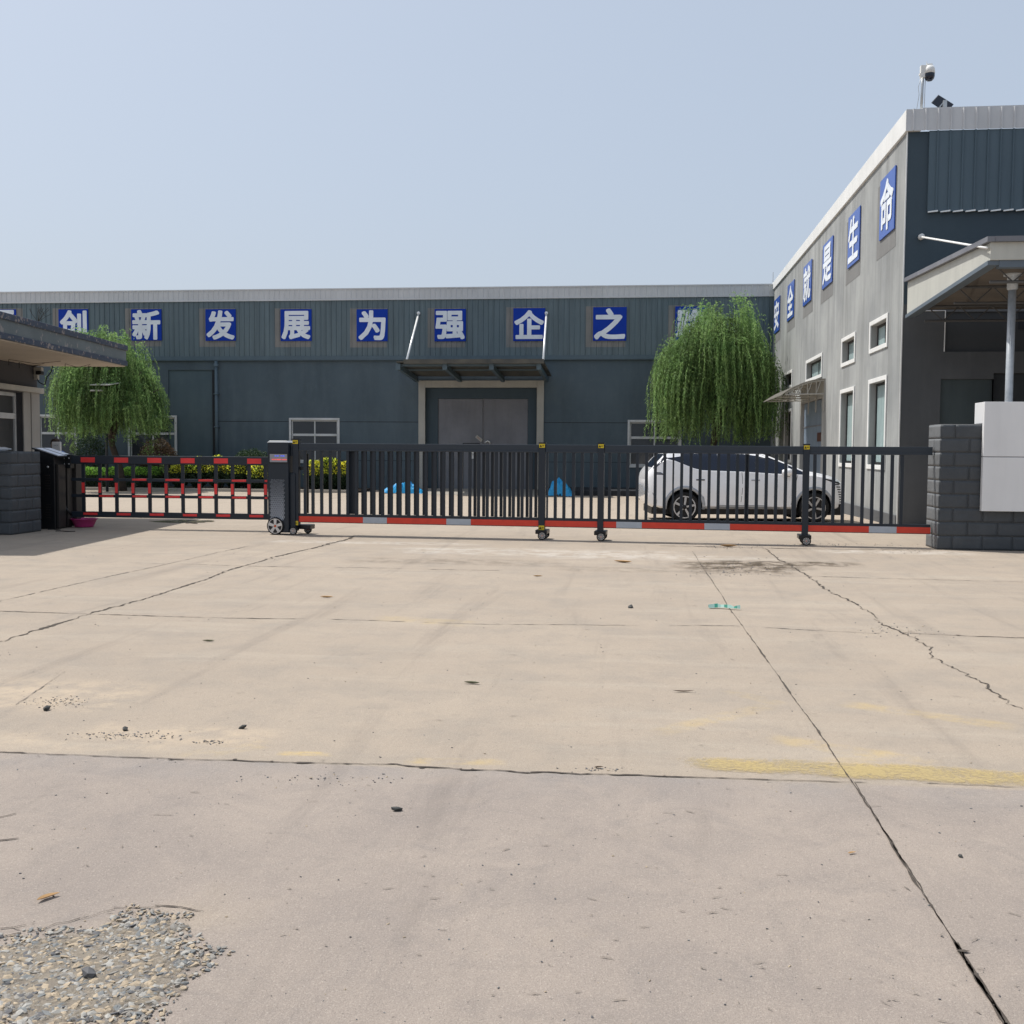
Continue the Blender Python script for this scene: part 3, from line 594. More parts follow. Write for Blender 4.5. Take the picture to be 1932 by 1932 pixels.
# ------------------------------------------------------------------ workshop at the right
WX = 5.325; WY = 23.144
ZW = at_y(1716, 208, WY).z; ZWf = Z_top+.1; ZB = at_y(1713, 249, WY).z; ZBf = at_x(1457, 551, WX).z
def ztop(y): return ZW+(ZWf-ZW)*(y-WY)/(45-WY)
def zbnd(y): return ZB+(ZBf-ZB)*(y-WY)/(45-WY)
shop = thing('workshop_building', (WX+4, WY+5, 0), 'grey rendered workshop wing with white edged windows at the right', 'building')
def q4(pts, sc_=4.83, ox=2040, oy=740):      # survey of a wall opening -> (y0, y1, z0, z1) on the plane X = WX
    P = [at_x((ox+x/sc_)/1.416, (oy+y/sc_)/1.416, WX) for x, y in pts]; yn = sum(p.y for p in P[1:3])/2; yf = (P[0].y+P[3].y)/2
    return yn, yf, (P[2].z+P[3].z)/2, (P[0].z+P[1].z)/2
W1 = q4([(1380, 595), (1615, 450), (1610, 890), (1372, 1003)]); W2 = q4([(1015, 800), (1195, 700), (1188, 1095), (1008, 1172)])
W3 = q4([(555, 1090), (768, 962), (757, 1290), (550, 1372)]); W4 = q4([(280, 1243), (378, 1187), (372, 1415), (277, 1465)])
T1 = q4([(1365, 1340), (1600, 1248), (1585, 2050), (1350, 2045)]); T2 = q4([(1000, 1470), (1182, 1395), (1165, 2045), (985, 2038)])
T1 = (T1[0], T1[1], min(T1[2], 1.15)-.0, T1[3]); T2 = (T2[0], T2[1], T1[2], T2[3])
T4 = q4([(275, 1720), (368, 1690), (362, 2040), (270, 2038)]); T4 = (T4[0], T4[1], T1[2], T4[3])
DR = q4([(472, 1618), (745, 1575), (745, 2300), (472, 2300)]); DR = (DR[0], DR[1], gz(DR[0])+.12, DR[3])
FR = .10
ops = []
for w_ in (W1, W2, W3, W4, T1, T2, T4): ops.append((w_[0]+FR, w_[1]-FR*1.2, w_[2]+FR, w_[3]-FR, .20))
PW_ = lambda u, d, z: V(WX+d, u, z)
mb = MB(); wall_holes(mb, WY, 45, -.35, 9.0, ops+[(DR[0], DR[1], DR[2], DR[3], .30)], PW_, .3, 0, 1, z1f=zbnd)
mb.build('side_wall', [GREYW, REVL], shop, wn=False)
for i, (w_, o_) in enumerate(zip((W1, W2, W3, W4, T1, T2, T4), ops)):
    mb = MB(); a, b, c, d = w_; e, f, g_, h = o_[:4]
    mb.box(WX-.03, WX-.002, a, e, c, d); mb.box(WX-.03, WX-.002, f, b, c, d); mb.box(WX-.03, WX-.002, e, f, h, d); mb.box(WX-.03, WX-.002, e, f, c, g_)
    win = mb.build('window', WHITE, shop, .005)
    mb = MB(); t = .06; x0_, x1_ = WX+.13, WX+.18
    mb.box(x0_, x1_, e, e+t, g_, h); mb.box(x0_, x1_, f-t, f, g_, h); mb.box(x0_, x1_, e+t, f-t, h-t, h); mb.box(x0_, x1_, e+t, f-t, g_, g_+t)
    if i < 3: m_ = (e+f)/2; mb.box(x0_+.003, x1_, m_-.03, m_+.03, g_+t, h-t)
    mb.build('sash', CABR if i < 3 else CARK, win)
    mb = MB(); mb.box(WX+.15, WX+.16, e+.01, f-.01, g_+.01, h-.01); mb.build('pane', FILMG if i in (1, 2, 4, 5, 0) else GLASS, win)
mb = MB(); mb.box(WX+.12, WX+.17, DR[0]+.03, DR[1]-.03, DR[2]+.01, DR[3]-.02); dd = mb.build('door', DOORB, shop)
mb = MB(); mb.box(WX+.105, WX+.12, DR[0]+.5, DR[0]+1.4, 1.85, 2.12); mb.build('name_plate', mat('plate_brown', (.08, .03, .025), None, .5), dd)
mb = MB(); mb.box(WX+.10, WX+.12, DR[0]+.06, DR[1]-.06, 2.32, 2.36); mb.build('kick_rail', DOORG, dd)
mb = MB(); mb.box(WX-.04, WX-.002, WY, DR[0], -.25, .24)
mb.box(WX-.04, WX-.002, DR[1], 44.9, -.35, .06); mb.build('plinth', DARKW, shop, .01)
# white parapet band along the side wall
mb = MB(); mb.hexa([(WX-.05, WY-.06, zbnd(WY)), (WX+.25, WY-.06, zbnd(WY)), (WX+.25, 45.1, zbnd(45)), (WX-.05, 45.1, zbnd(45)), (WX-.05, WY-.06, ztop(WY)), (WX+.25, WY-.06, ztop(WY)), (WX+.25, 45.1, ztop(45)), (WX-.05, 45.1, ztop(45))])
mb.build('parapet_band', WHITE, shop, .01)
# ghosts and characters on the side wall
sg = [('安', (326, 1602), (361, 1570), (357, 1790), (322, 1820)), ('全', (412, 1508), (453, 1466), (450, 1700), (408, 1742)), ('就', (515, 1388), (568, 1335), (563, 1592), (511, 1646)),
      ('是', (640, 1250), (705, 1182), (700, 1478), (637, 1530)), ('生', (807, 1070), (882, 988), (875, 1340), (800, 1392)), ('命', (1017, 825), (1112, 735), (1103, 1140), (1003, 1215))]
lab2 = {'安': 'farthest blue panel on the grey side wall, reading 安', '全': 'second farthest blue panel on the grey side wall, reading 全', '就': 'blue panel reading 就 on the grey side wall, over the door awning', '是': 'blue panel reading 是 on the grey side wall',
        '生': 'blue panel reading 生 on the grey side wall', '命': 'nearest and largest blue panel on the grey side wall, reading 命'}
GH2 = mat('patch_grey', (.215, .215, .21), (.18, .18, .175), .85, ns=1.5, streak=.35, sc_=(2.5, 2.5, .4))
yc_last = None
for ch, A, B, C, D in sg:
    a, b, c, d = q4([A, B, C, D], 2.415, 1936, 140)
    zc = (c+d)/2; hh = min(1.35, (d-c))/2; c, d = zc-hh, zc+hh
    t_ = thing('character_sign', (WX-.03, (a+b)/2, c), lab2[ch], 'sign', 'blue character panels on the side wall')
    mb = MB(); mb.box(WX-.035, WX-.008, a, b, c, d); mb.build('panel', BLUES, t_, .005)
    glyph(ch, V(WX-.038, (a+b)/2, (c+d)/2), V(0, -1, 0), V(0, 0, 1), V(-1, 0, 0), ((b-a)*.80, (d-c)*.80), 'character', LETT, t_, .030, 12)
    k = .35 if ch in '生命是' else .12; k2 = -.1 if ch in '生命是' else -.25
    mb = MB(); mb.quad((WX-.004, a-.05+(0 if k > .2 else -.18), c-.38), (WX-.004, b+k, c-.38), (WX-.004, b+k, d-.05), (WX-.004, a-.05+(0 if k > .2 else -.18), d-.05)); mb.build('faded_patch', GH2, shop, wn=False)
# front face
RX = 34.0
def sx_(px, py=600): return at_y(px, py, WY).x
def sz_(py, px=1760): return at_y(px, py, WY).z
Zc0 = sz_(400); FXc = sx_(1743)
PS_ = lambda u, d, z: V(u, WY+d, z)
r1 = (at_y((1986+1365/2.576)/1.416, 800, WY).x, at_y((1986+2300/2.576)/1.416, 800, WY).x, sz_((740+515/2.576)/1.416), sz_((740+240/2.576)/1.416), .05)
r2 = (at_y((1986+1350/2.576)/1.416, 800, WY).x, at_y((1986+1712/2.576)/1.416, 800, WY).x, .05, sz_((740+702/2.576)/1.416), .08)
r3 = (r2[1], r2[1]+1.8, .05, r2[3]+.12, .14)
r4 = (at_y((1986+1715/2.576)/1.416, 800, WY).x, at_y((1986+2200/2.576)/1.416, 800, WY).x, r1[2]+1.0*.9, r1[3]-.001, .05)
mb = MB(); wall_holes(mb, WX, RX, -.1, 4.55, [r1, r2, r3], PS_, .05)
mb.quad(PS_(r1[0], .05, r1[2]), PS_(r1[1], .05, r1[2]), PS_(r1[1], .05, r1[3]), PS_(r1[0], .05, r1[3]), 1)
mb.quad(PS_(r2[0], .08, r2[2]), PS_(r2[1], .08, r2[2]), PS_(r2[1], .08, r2[3]), PS_(r2[0], .08, r2[3]), 2)
mb.quad(PS_(r3[0], .14, r3[2]), PS_(r3[1], .14, r3[2]), PS_(r3[1], .14, r3[3]), PS_(r3[0], .14, r3[3]), 1)
mb.build('front_wall', [DARKW, mat('darker_render', (.05, .055, .06), None, .85, ns=1, bump=.15), mat('greenish_door_paint', (.065, .085, .088), (.05, .065, .07), .6, ns=1, streak=.4, sc_=(2, 2, .3))], shop, wn=False)
mb = MB(); mb.box(r1[0]+1.45, r1[0]+3.3, WY+.03, WY+.048, r1[2]+.45, r1[3]-.02); mb.build('dark_board', BLACK, shop)
mb = MB(); mb.quad(PS_(WX, 0, 4.55), PS_(RX, 0, 4.55), PS_(RX, 0, ZB), PS_(WX, 0, ZB)); mb.build('upper_wall', DARKB, shop, wn=False)
mb = MB(); clad(mb, FXc, RX, Zc0, ZB, WY-.05, pitch=.243, d=.03, wr=.05, phase=FXc+.16)
mb.quad((FXc, WY-.05, Zc0), (FXc, WY, Zc0), (FXc, WY, ZB), (FXc, WY-.05, ZB)); mb.build('cladding', CLADD, shop, wn=False)
mb = MB(); rn = random.Random(5); x_ = FXc
while x_ < 9:
    mb.hexa([(x_, WY-.10, Zc0-.03), (x_+.19, WY-.10, Zc0-.01), (x_+.19, WY-.06, Zc0-.01), (x_, WY-.06, Zc0-.03), (x_, WY-.10, Zc0-.005), (x_+.19, WY-.10, Zc0+.02), (x_+.19, WY-.06, Zc0+.02), (x_, WY-.06, Zc0-.005)]); x_ += .243
mb.build('drip_edge', SHINY, shop)
mb = MB(); clad(mb, WX-.05, RX, ZB, ZW-.004, WY-.08, pitch=.243, d=.03, wr=.05, phase=FXc+.16)
mb.box(WX+.26, RX, WY-.075, WY+.2, ZW-.004, ZW+.02); mb.build('parapet_fascia', FASC, shop, wn=False)
mb = MB(); mb.box(WX+.255, RX, WY+.21, 44.8, 4, ZW-.5); mb.box(WX+.45, RX, WY+.3, 44.8, -.3, 4); mb.build('roof', FASC, shop)
mb = MB(); mb.bar((WX-.006, WY-.012, -.1), (WX-.006, WY-.012, zbnd(WY)), .022, .022); mb.build('corner_bead', WHITE, shop)
a = at_y(1738, 447, WY-.05); b = at_y(1862, 468, 17.7)
mb = MB(); mb.tube([a, a.lerp(b, .88), b], .019, 8); mb.lathe(a, V(0, -1, 0), [(.06, -.03), (.06, .06), (0, .06)], 8); mb.bar(a.lerp(b, .82), a.lerp(b, .87), .05, .05); mb.build('tie_rod', WHITE, shop, smooth=True)
# conduit
mb = MB(); zt = r1[3]; mb.tube([(WX+.35, WY-.03, zt+.02), (r1[0], WY-.03, zt+.02), (r1[0], WY-.03, r1[2])], .012, 6); mb.build('conduit', WHITE, shop)
# porch roof (lean-to with white fascia)
PX0 = WX+.06; PYf = 17.4
wt, wb = at_y(1706, 532, WY-.1).z, at_y(1706, 594, WY-.1).z; ft, fb = at_x(1866, 459, PX0).z, at_x(1866, 492, PX0).z
PYf = at_x(1866, 475, PX0).y
porch = thing('porch_canopy', (PX0+3, PYf+.6, 0), 'flat porch roof with cream fascia and a round steel column at the right', 'canopy')
mb = MB(); mb.hexa([(PX0, PYf, fb), (PX0+.08, PYf, fb), (PX0+.08, WY-.1, wb), (PX0, WY-.1, wb), (PX0, PYf, ft), (PX0+.08, PYf, ft), (PX0+.08, WY-.1, wt), (PX0, WY-.1, wt)])
mb.box(PX0, 16, PYf-.08, PYf-.002, fb, ft); mb.build('fascia', mat('cream_fascia', (.50, .50, .45), (.44, .44, .40), .6, ns=1.5, streak=.15), porch, .006)
mb = MB(); mb.hexa([(PX0-.07, PYf-.14, ft), (PX0+.05, PYf-.14, ft), (PX0+.05, WY-.1, wt), (PX0-.07, WY-.1, wt), (PX0-.07, PYf-.14, ft+.08), (PX0+.05, PYf-.14, ft+.08), (PX0+.05, WY-.1, wt+.08), (PX0-.07, WY-.1, wt+.08)])
mb.box(PX0+.051, 16, PYf-.15, PYf-.0, ft, ft+.08); mb.build('gutter_edge', DOORG, porch)
mb = MB(); mb.hexa([(PX0-.03, PYf-.05, fb-.07), (PX0+.14, PYf-.05, fb-.07), (PX0+.14, WY-.1, wb-.07), (PX0-.03, WY-.1, wb-.07), (PX0-.03, PYf-.05, fb-.003), (PX0+.14, PYf-.05, fb-.003), (PX0+.14, WY-.1, wb-.003), (PX0-.03, WY-.1, wb-.003)])
mb.box(PX0+.141, 16, PYf-.06, PYf+.1, fb-.11, fb-.003); mb.build('edge_beam', mat('blue_grey_beam', (.12, .15, .18), None, .5), porch)
mb = MB()
y_ = PYf+.1
while y_ < WY-.35:
    for k in range(2):
        y2 = y_+.09; zA = fb+(wb-fb)*(y_-PYf)/(WY-PYf)+.06+(.03 if k else 0); zB = fb+(wb-fb)*(y2-PYf)/(WY-PYf)+.06+(0 if k else .03)
        mb.quad((PX0+.1, y_, zA), (16, y_, zA), (16, y2, zB), (PX0+.1, y2, zB)); y_ = y2
mb.build('roof_sheet', mat('translucent_sheet', (.10, .082, .065), (.07, .06, .05), .7, ns=2, trans=.12), porch, wn=False)
mb = MB()
for yy in (PYf+.25, PYf+2.2, PYf+4.2):
    zz = fb+(wb-fb)*(yy-PYf)/(WY-PYf)
    mb.tube([(PX0+.1, yy, zz), (16, yy, zz)], .025, 6); mb.tube([(PX0+.1, yy, zz-.28), (16, yy, zz-.28)], .025, 6)
    x_ = PX0+.15; k = 0
    while x_ < 12: mb.tube([(x_, yy, zz-(.28 if k % 2 else 0)), (x_+.3, yy, zz-(0 if k % 2 else .28))], .012, 5); x_ += .3; k += 1
mb.build('truss', mat('truss_grey', (.09, .09, .09), None, .6), porch)
pc = at_y(1905, 700, 18.0+.6)
mb = MB(); mb.tube([(pc.x, pc.y, 0), (pc.x, pc.y, fb-.1)], .062, 20); mb.lathe((pc.x, pc.y, fb-.35), V(0, 0, 1), [(.066, 0), (.085, .02), (.085, .22), (.14, .23), (.14, .26)], 20); mb.build('column', mat('blotchy_galvanised', (.46, .48, .50), (.33, .36, .38), .4, metal=.3, ns=9, streak=.3, sc_=(9, 9, 3)), porch, smooth=True)
# polycarbonate awning over side door
yn = at_x((2040+800/4.83)/1.416, (740+1320/4.83)/1.416, WX).y; zn = at_x((2040+800/4.83)/1.416, (740+1318/4.83)/1.416, WX).z
yf = yn/.878; N_ = at_y((2040+225/4.83)/1.416, (740+1531/4.83)/1.416, yn); prj = WX-N_.x; drop = zn-N_.z
aw = thing('door_awning', (WX, (yn+yf)/2, zn), 'curved translucent awning on steel brackets over the side door', 'awning')
mb = MB(); ns_ = 14
def awp(t, y): return V(WX-prj*t, y, zn-drop*t**2.0)
for i in range(ns_):
    a, b = i/ns_, (i+1)/ns_; mb.hexa([awp(a, yn), awp(b, yn), awp(b, yf), awp(a, yf), awp(a, yn)+V(0, 0, .02), awp(b, yn)+V(0, 0, .02), awp(b, yf)+V(0, 0, .02), awp(a, yf)+V(0, 0, .02)])
mb.build('awning_sheet', mat('smoky_polycarbonate', (.42, .40, .36), (.34, .32, .29), .3, ns=2, trans=.5), aw)
for i in range(4):
    y = yn+.04+(yf-yn-.08)*i/3; mb = MB(); mb.tube([awp(t/10, y)-V(0, 0, .03) for t in range(10)], .02, 6)
    low = [V(WX-.02, y, zn-.42)]+[V(WX-prj*t/10, y, zn-.42+(.42-drop*.81-.06)*(t/9)**1.3) for t in range(1, 10)]
    mb.tube(low, .02, 6); mb.bar((WX-.02, y, zn), (WX-.02, y, zn-.9), .03, .04)
    for t in range(1, 9): mb.tube([awp(t/10, y)-V(0, 0, .03), low[min(9, t+(1 if t % 2 else 0))]], .012, 5)
    mb.build('bracket', CREAM, aw)
# roof-top camera and solar panel
pb = at_y(1738, 212, WY+.12); pt = at_y(1741.5, 126, WY+.12)
t_ = thing('camera_mast', (pb.x, pb.y, pb.z), 'thin mast with a white dome camera on the roof corner', 'camera')
mb = MB(); mb.tube([pb-V(0, 0, .1), pt], .028, 10); mb.tube([V(pb.x+.06, pb.y, pb.z), V(pt.x+.05, pt.y, pt.z-.2)], .006, 5)
mb.tube([V(pb.x-.02, pb.y, pb.z), V(pb.x-.09, pb.y, pb.z+.05), V(pb.x-.05, pb.y, pb.z+.35), V(pb.x-.07, pb.y, pb.z+.5), V(pb.x-.01, pb.y, pb.z+.75)], .006, 5); mb.build('mast', STEEL, t_, smooth=True)
k = 1/(F/24.0); dcx = at_y(1754, 138, WY+.1)
mb = MB(); mb.box(pt.x-.05, pt.x+.09, pt.y-.05, pt.y+.05, pt.z-.22, pt.z+.02); mb.box(pt.x-.07, pt.x+.05, pt.y-.04, pt.y+.04, pt.z-.17, pt.z-.13); mb.tube([(pt.x+.06, pt.y, pt.z-.03), (pt.x+.07, pt.y, pt.z+.1)], .008, 5)
mb.box(pt.x+.07, dcx.x+.05, pt.y-.03, pt.y+.03, dcx.z+.13, dcx.z+.19); mb.build('bracket', WHITE, t_, .005)
mb = MB(); mb.lathe((dcx.x, dcx.y, dcx.z), V(0, 0, 1), [(0, .15), (.07, .14), (.10, .08), (.105, -.01), (0, -.01)], 20); hd = mb.build('camera_head', WHITE, t_, smooth=True)
mb = MB(); mb.lathe((dcx.x, dcx.y, dcx.z), V(0, 0, 1), [(.10, -.012), (.10, -.07), (.085, -.12), (.05, -.155), (0, -.165)], 20); mb.build('dome', CARG, hd, smooth=True)
def zc(x, y): return at_y((2400+x/5.75)/1.416, (100+y/5.75)/1.416, WY+.3)
t_ = thing('rooftop_solar_unit', zc(680, 1110), 'dark square solar panel tilted on a short post on the roof', 'solar panel')
A, B, C_, D_ = zc(645, 858), zc(850, 1030), zc(715, 1185), zc(510, 1010)
mb = MB(); nn = V(.1, .35, .25)*.0; off = [V(0, .12, 0), V(0, 0, 0), V(0, -.10, 0), V(0, 0, 0)]; q = [A+off[0], B+off[1], C_+off[2], D_+off[3]]; mb.hexa([p for p in q]+[p+V(0, .03, .02) for p in q]); mb.build('panel', mat('panel_black', (.008, .012, .022), None, .3), t_)
b = zc(685, 1120); mb = MB(); mb.box(b.x-.035, b.x+.035, b.y-.16, b.y-.10, b.z-.1, zc(685, 1000).z); mb.bar(zc(610, 1095)+V(0, -.12, 0), zc(680, 1010)+V(0, -.13, 0), .02, .02); mb.build('post', STEEL, t_)
b = at_x(1458, 537, WX+.1); mb = MB(); mb.tube([b+V(0, -.05, -.1), b+V(0, -.05, .5)], .015, 5); tag(mb.build('aerial', STEEL), 'thin aerial rod where the two rooflines meet', 'aerial')

# ------------------------------------------------------------------ guardhouse at the left
SZ = 3.32; O_ = at_z(69.5, 691, SZ); dpt = (O_-CP).dot(WD); O_ = V(O_.x, O_.y, 0)
def GHF(u, w_, z): return O_+UR*u-WD*w_+V(0, 0, z)      # u right, w towards the street
tip = at_d(236, 695, dpt); tu = (tip-O_).dot(UR)
gh = thing('guardhouse', GHF(-1.5, 2, 0), 'small guardhouse with a deep peeling roof slab, left edge', 'building')
GP = N_G = None
def gq(px, py): return at_pl(px, py, O_, UR)             # on the visible side wall
def gw(px): p = gq(px, 800); return -(p-O_).dot(WD)
zl0 = gq(75, 735).z; zl1 = gq(75, 743).z
mb = MB(); mb.fbox(GHF, -4, 0, 0, 6.5, -.05, SZ)
GHW = mat('guardhouse_wall', (.060, .060, .066), (.05, .05, .055), .85, ns=1)
# body with window recess: solid pieces around the opening
w0, w1 = gw(56), gw(42.5); zt_w = gq(40, 741).z
mb = MB(); mb.fbox(GHF, -4, 0, 0, w1, 0, SZ-.003); mb.fbox(GHF, -4, 0, w1, 6.5, zt_w, SZ-.003); mb.fbox(GHF, -4, 0, w1, 6.5, 0, 1.0); mb.fbox(GHF, -4, -.35, w1, 6.5, 1.0, zt_w); mb.build('wall', GHW, gh)
mb = MB(); mb.fbox(GHF, .003, .05, 0, w0, 0, zl1); mb.fbox(GHF, .003, .03, w0, w1, 0, zl1); mb.build('pier', [mat('guardhouse_pier', (.33, .32, .30), None, .8, streak=.1)], gh, .005)
mb = MB(); mb.fbox(GHF, .0035, .12, -.09, 6.5, zl1+.002, zl0+.02); mb.build('lintel', CREAM, gh, .005)
mb = MB(); zm = gq(20, 783).z
mb.fbox(GHF, -.2, -.13, w1, w1+.07, 1.0, zt_w-.002); mb.fbox(GHF, -.2, -.13, w1+.07, 3.2, zm-.07, zm+.05); mb.fbox(GHF, -.2, -.13, w1+.07, 3.2, zt_w-.08, zt_w-.002); mb.fbox(GHF, -.2, -.13, w1+.95+.02, w1+1.02, 1.0, zt_w-.085); wn_ = mb.build('window', PLAST, gh, .004)
mb = MB(); mb.fbox(GHF, -.18, -.17, w1, 3.2, 1.0, zt_w-.01); mb.build('pane', mat('dusty_glass', (.05, .053, .055), (.07, .07, .07), .3, ns=1), wn_)
# roof slab with painted and peeling edge bands
TH_ = at_pl(241, 652, GHF(tu+.05, 0, 0), UR).z-SZ
PEEL = mat('peeling_navy', (.040, .055, .085), (.055, .07, .10), .8, ns=3, peel=.9, peelc=(.24, .21, .20), pthr=.57, peels=9, bump=.3)
GRB = mat('weathered_grey_band', (.145, .172, .182), (.11, .135, .145), .85, ns=1.5, streak=.3, sc_=(2, 2, .6), peel=.8, peelc=(.27, .25, .245), pthr=.60, peels=5, bump=.2)
SOF = mat('cream_soffit', (.50, .43, .35), (.44, .38, .31), .85, ns=1.2, dirt=.25, dirtc=(.2, .17, .14))
mb = MB(); mb.fbox(GHF, -5, tu, 0, 8, SZ, SZ+.02, 1); mb.fbox(GHF, -5, tu+.02, -.02, 8.02, SZ+.02, SZ+TH_-.02, 0); slab = mb.build('roof_slab', [GRB, SOF], gh)
mb = MB(); mb.fbox(GHF, -5.02, tu+.045, -.045, 8.04, SZ+.022, SZ+.13); mb.build('lower_band', PEEL, gh, .01)
mb = MB(); mb.fbox(GHF, -5.02, tu+.055, -.055, 8.05, SZ+TH_-.12, SZ+TH_); mb.build('upper_band', PEEL, gh, .015)
# weeds and twigs on the slab, wires under it
mb = MB(); rn = random.Random(2); b = at_pl(72, 614, GHF(tu, 0, 0), UR); b.z = SZ+TH_
for k in range(7):
    d = V(rn.uniform(-.15, .2), rn.uniform(-.1, .1), rn.uniform(.15, .32)); mb.tube([b, b+d*.6, b+d+V(.03, 0, 0)], .004, 4); mb.tube([b+d*.6, b+d*.6+V(rn.uniform(-.08, .08), 0, .1)], .003, 4)
tag(mb.build('dry_weed', mat('dry_weed', (.06, .05, .04), None, .9)), 'dry weed growing on the edge of the guardhouse roof', 'weed')
mb = MB()
for (u1, w1_, u2, w2_) in ((.3, 2.0, 1.2, 1.6), (1.0, .9, 1.5, .8), (.15, 1.2, .6, 1.0), (1.3, .4, 1.7, .3)):
    a = GHF(u1, w1_, SZ-.01); b = GHF(u2, w2_, SZ-.01); mb.tube([a, a.lerp(b, .5)+V(0, 0, -.07), b], .006, 4); mb.tube([a, a+V(0, 0, -.12)], .006, 4)
mb.build('loose_wire', BLK, gh)
c = at_d(78, 705, dpt-.1); t_ = thing('wall_camera', c, 'small bullet camera with a looped black cable under the guardhouse roof', 'camera')
def cb(du, dw, dz): return c+UR*du-WD*dw+V(0, 0, dz)
mb = MB(); mb.fbox(cb, -.14, .03, -.05, .08, .0, .14); mb.fbox(cb, -.16, -.06, -.04, .07, -.13, .0); mb.build('mount', CREAM, t_, .01)
mb = MB(); mb.fbox(cb, -.06, .06, .0, .16, -.03, .05); mb.build('camera_body', BLK, t_, .012)
mb = MB(); mb.tube([cb(-.07+.34*(1-math.cos(a*PI/12))/2*1.0, .05, -.1-.14*math.sin(a*PI/12)+(.28*a/12 if a > 6 else .0)) for a in range(13)], .012, 6); mb.build('cable', BLK, t_, smooth=True)

# ------------------------------------------------------------------ block walls either side
def rock_face(mb, O, U, N, W_, Hh, nc, bl=.46, ph=0, rn=None, z0=0):
    h = Hh/nc; j = .0045
    for r in range(nc):
        x = -(bl/2 if (r+ph) % 2 else 0); k = 0
        while x < W_-1e-3:
            a, b = max(0, x)+j, min(W_, x+bl)-j; x += bl; k += 1
            if b-a < .02: continue
            nu, nv = max(3, int((b-a)/.045)), 6; n0 = len(mb.v); sd = rn.random()*50
            for v in range(nv+1):
                for u in range(nu+1):
                    uu, vv = a+(b-a)*u/nu, z0+r*h+j+(h-2*j)*v/nv; e = min(1, min(u, nu-u, v, nv-v)*.9)
                    d = .004+e*(.0025+.006*noise.noise(V(uu*9+sd, vv*13, sd))+.006*noise.noise(V(uu*30+sd, vv*30, 1)))
                    mb.v.append(O+U*uu+V(0, 0, vv)+N*d)
            for v in range(nv):
                for u in range(nu): q = n0+v*(nu+1)+u; mb.f.append((q, q+1, q+nu+2, q+nu+1)); mb.m.append(0)
            ring = [n0+u for u in range(nu+1)]+[n0+(v+1)*(nu+1)-1 for v in range(1, nv+1)]+[n0+nv*(nu+1)+u for u in range(nu-1, -1, -1)]+[n0+v*(nu+1) for v in range(nv-1, 0, -1)]
            m0 = len(mb.v)
            for i in ring: mb.v.append(mb.v[i]-N*.03)
            for i in range(len(ring)): i2 = (i+1) % len(ring); mb.f.append((ring[i], m0+i, m0+i2, ring[i2])); mb.m.append(0)
pl = at_z(1768, 1037); hR = at_y(1768, 801, pl.y).z; prn = random.Random(8)
wr_ = thing('block_wall', (pl.x+2, pl.y+.3, 0), 'slate block wall ending the gate at the right, behind the white sign', 'wall')
PD = .69
mb = MB(); mb.box(pl.x+.012, 14, pl.y+.012, pl.y+PD-.01, 0, hR-.01); mb.build('core', STONEJ, wr_)
mb = MB(); rock_face(mb, V(pl.x, pl.y+.004, 0), V(1, 0, 0), V(0, -1, 0), 9.2, hR, 9, .455, 1, prn); mb.build('front_blocks', STONEB, wr_, smooth=True, wn=False)
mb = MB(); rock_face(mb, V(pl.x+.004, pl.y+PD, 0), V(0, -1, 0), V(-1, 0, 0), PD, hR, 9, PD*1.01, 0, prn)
mb.box(pl.x+.006, 14, pl.y+.008, pl.y+PD, hR-.012, hR+.006); mb.build('end_blocks', mat('pale_block_paint', (.15, .155, .16), (.12, .125, .13), .6, ns=2, bump=.35), wr_, smooth=True, wn=False)  # end face and top slab have a lighter paint of their own
sf = pl.y-.12; s0 = at_y(1855, 860, sf).x; st_ = at_y(1900, 758, sf).z; sb_ = at_y(1900, 965, sf).z; zs_ = at_y(1880, 862, sf).z
t_ = thing('entrance_sign', (s0+2, sf, sb_), 'large plain white box sign mounted on the slate block wall', 'sign')
mb = MB(); mb.box(s0, s0+7, sf, sf+.095, sb_, zs_-.006); mb.build('lower_panel', SIGNW, t_, .004)
mb = MB(); mb.box(s0, s0+7, sf, sf+.095, zs_+.006, st_); mb.box(s0, s0+7, sf+.0955, sf+.5, hR+.02, st_-.001); mb.build('upper_panel', SIGNW, t_, .004)
mb = MB(); mb.box(s0+.01, s0+7, sf+.012, sf+.09, zs_-.006, zs_+.006); mb.build('seam', DOORG, t_)
# blue jug and rubble behind the wall end
b = at_z(1748.5, 988); mb = MB(); mb.lathe((b.x, b.y, 0), V(0, 0, 1), [(0, 0), (.11, 0), (.12, .05), (.12, .27), (.06, .33), (.04, .36), (0, .36)], 16); tag(mb.build('water_jug', mat('blue_plastic', (.03, .16, .5), None, .4), smooth=True), 'blue plastic jug on the ground behind the wall end', 'jug')
mb = MB(); rn = random.Random(6)
for k in range(14): p = at_z(rn.uniform(1705, 1745), rn.uniform(984, 990)); stone(mb, p.x, p.y, .05, rn.uniform(.06, .13), rn.choice((0, 3, 4)), rn, .7)
tag(mb.build('rubble_heap', STN, wn=False), 'broken bricks heaped at the workshop corner', 'rubble', kind='stuff')
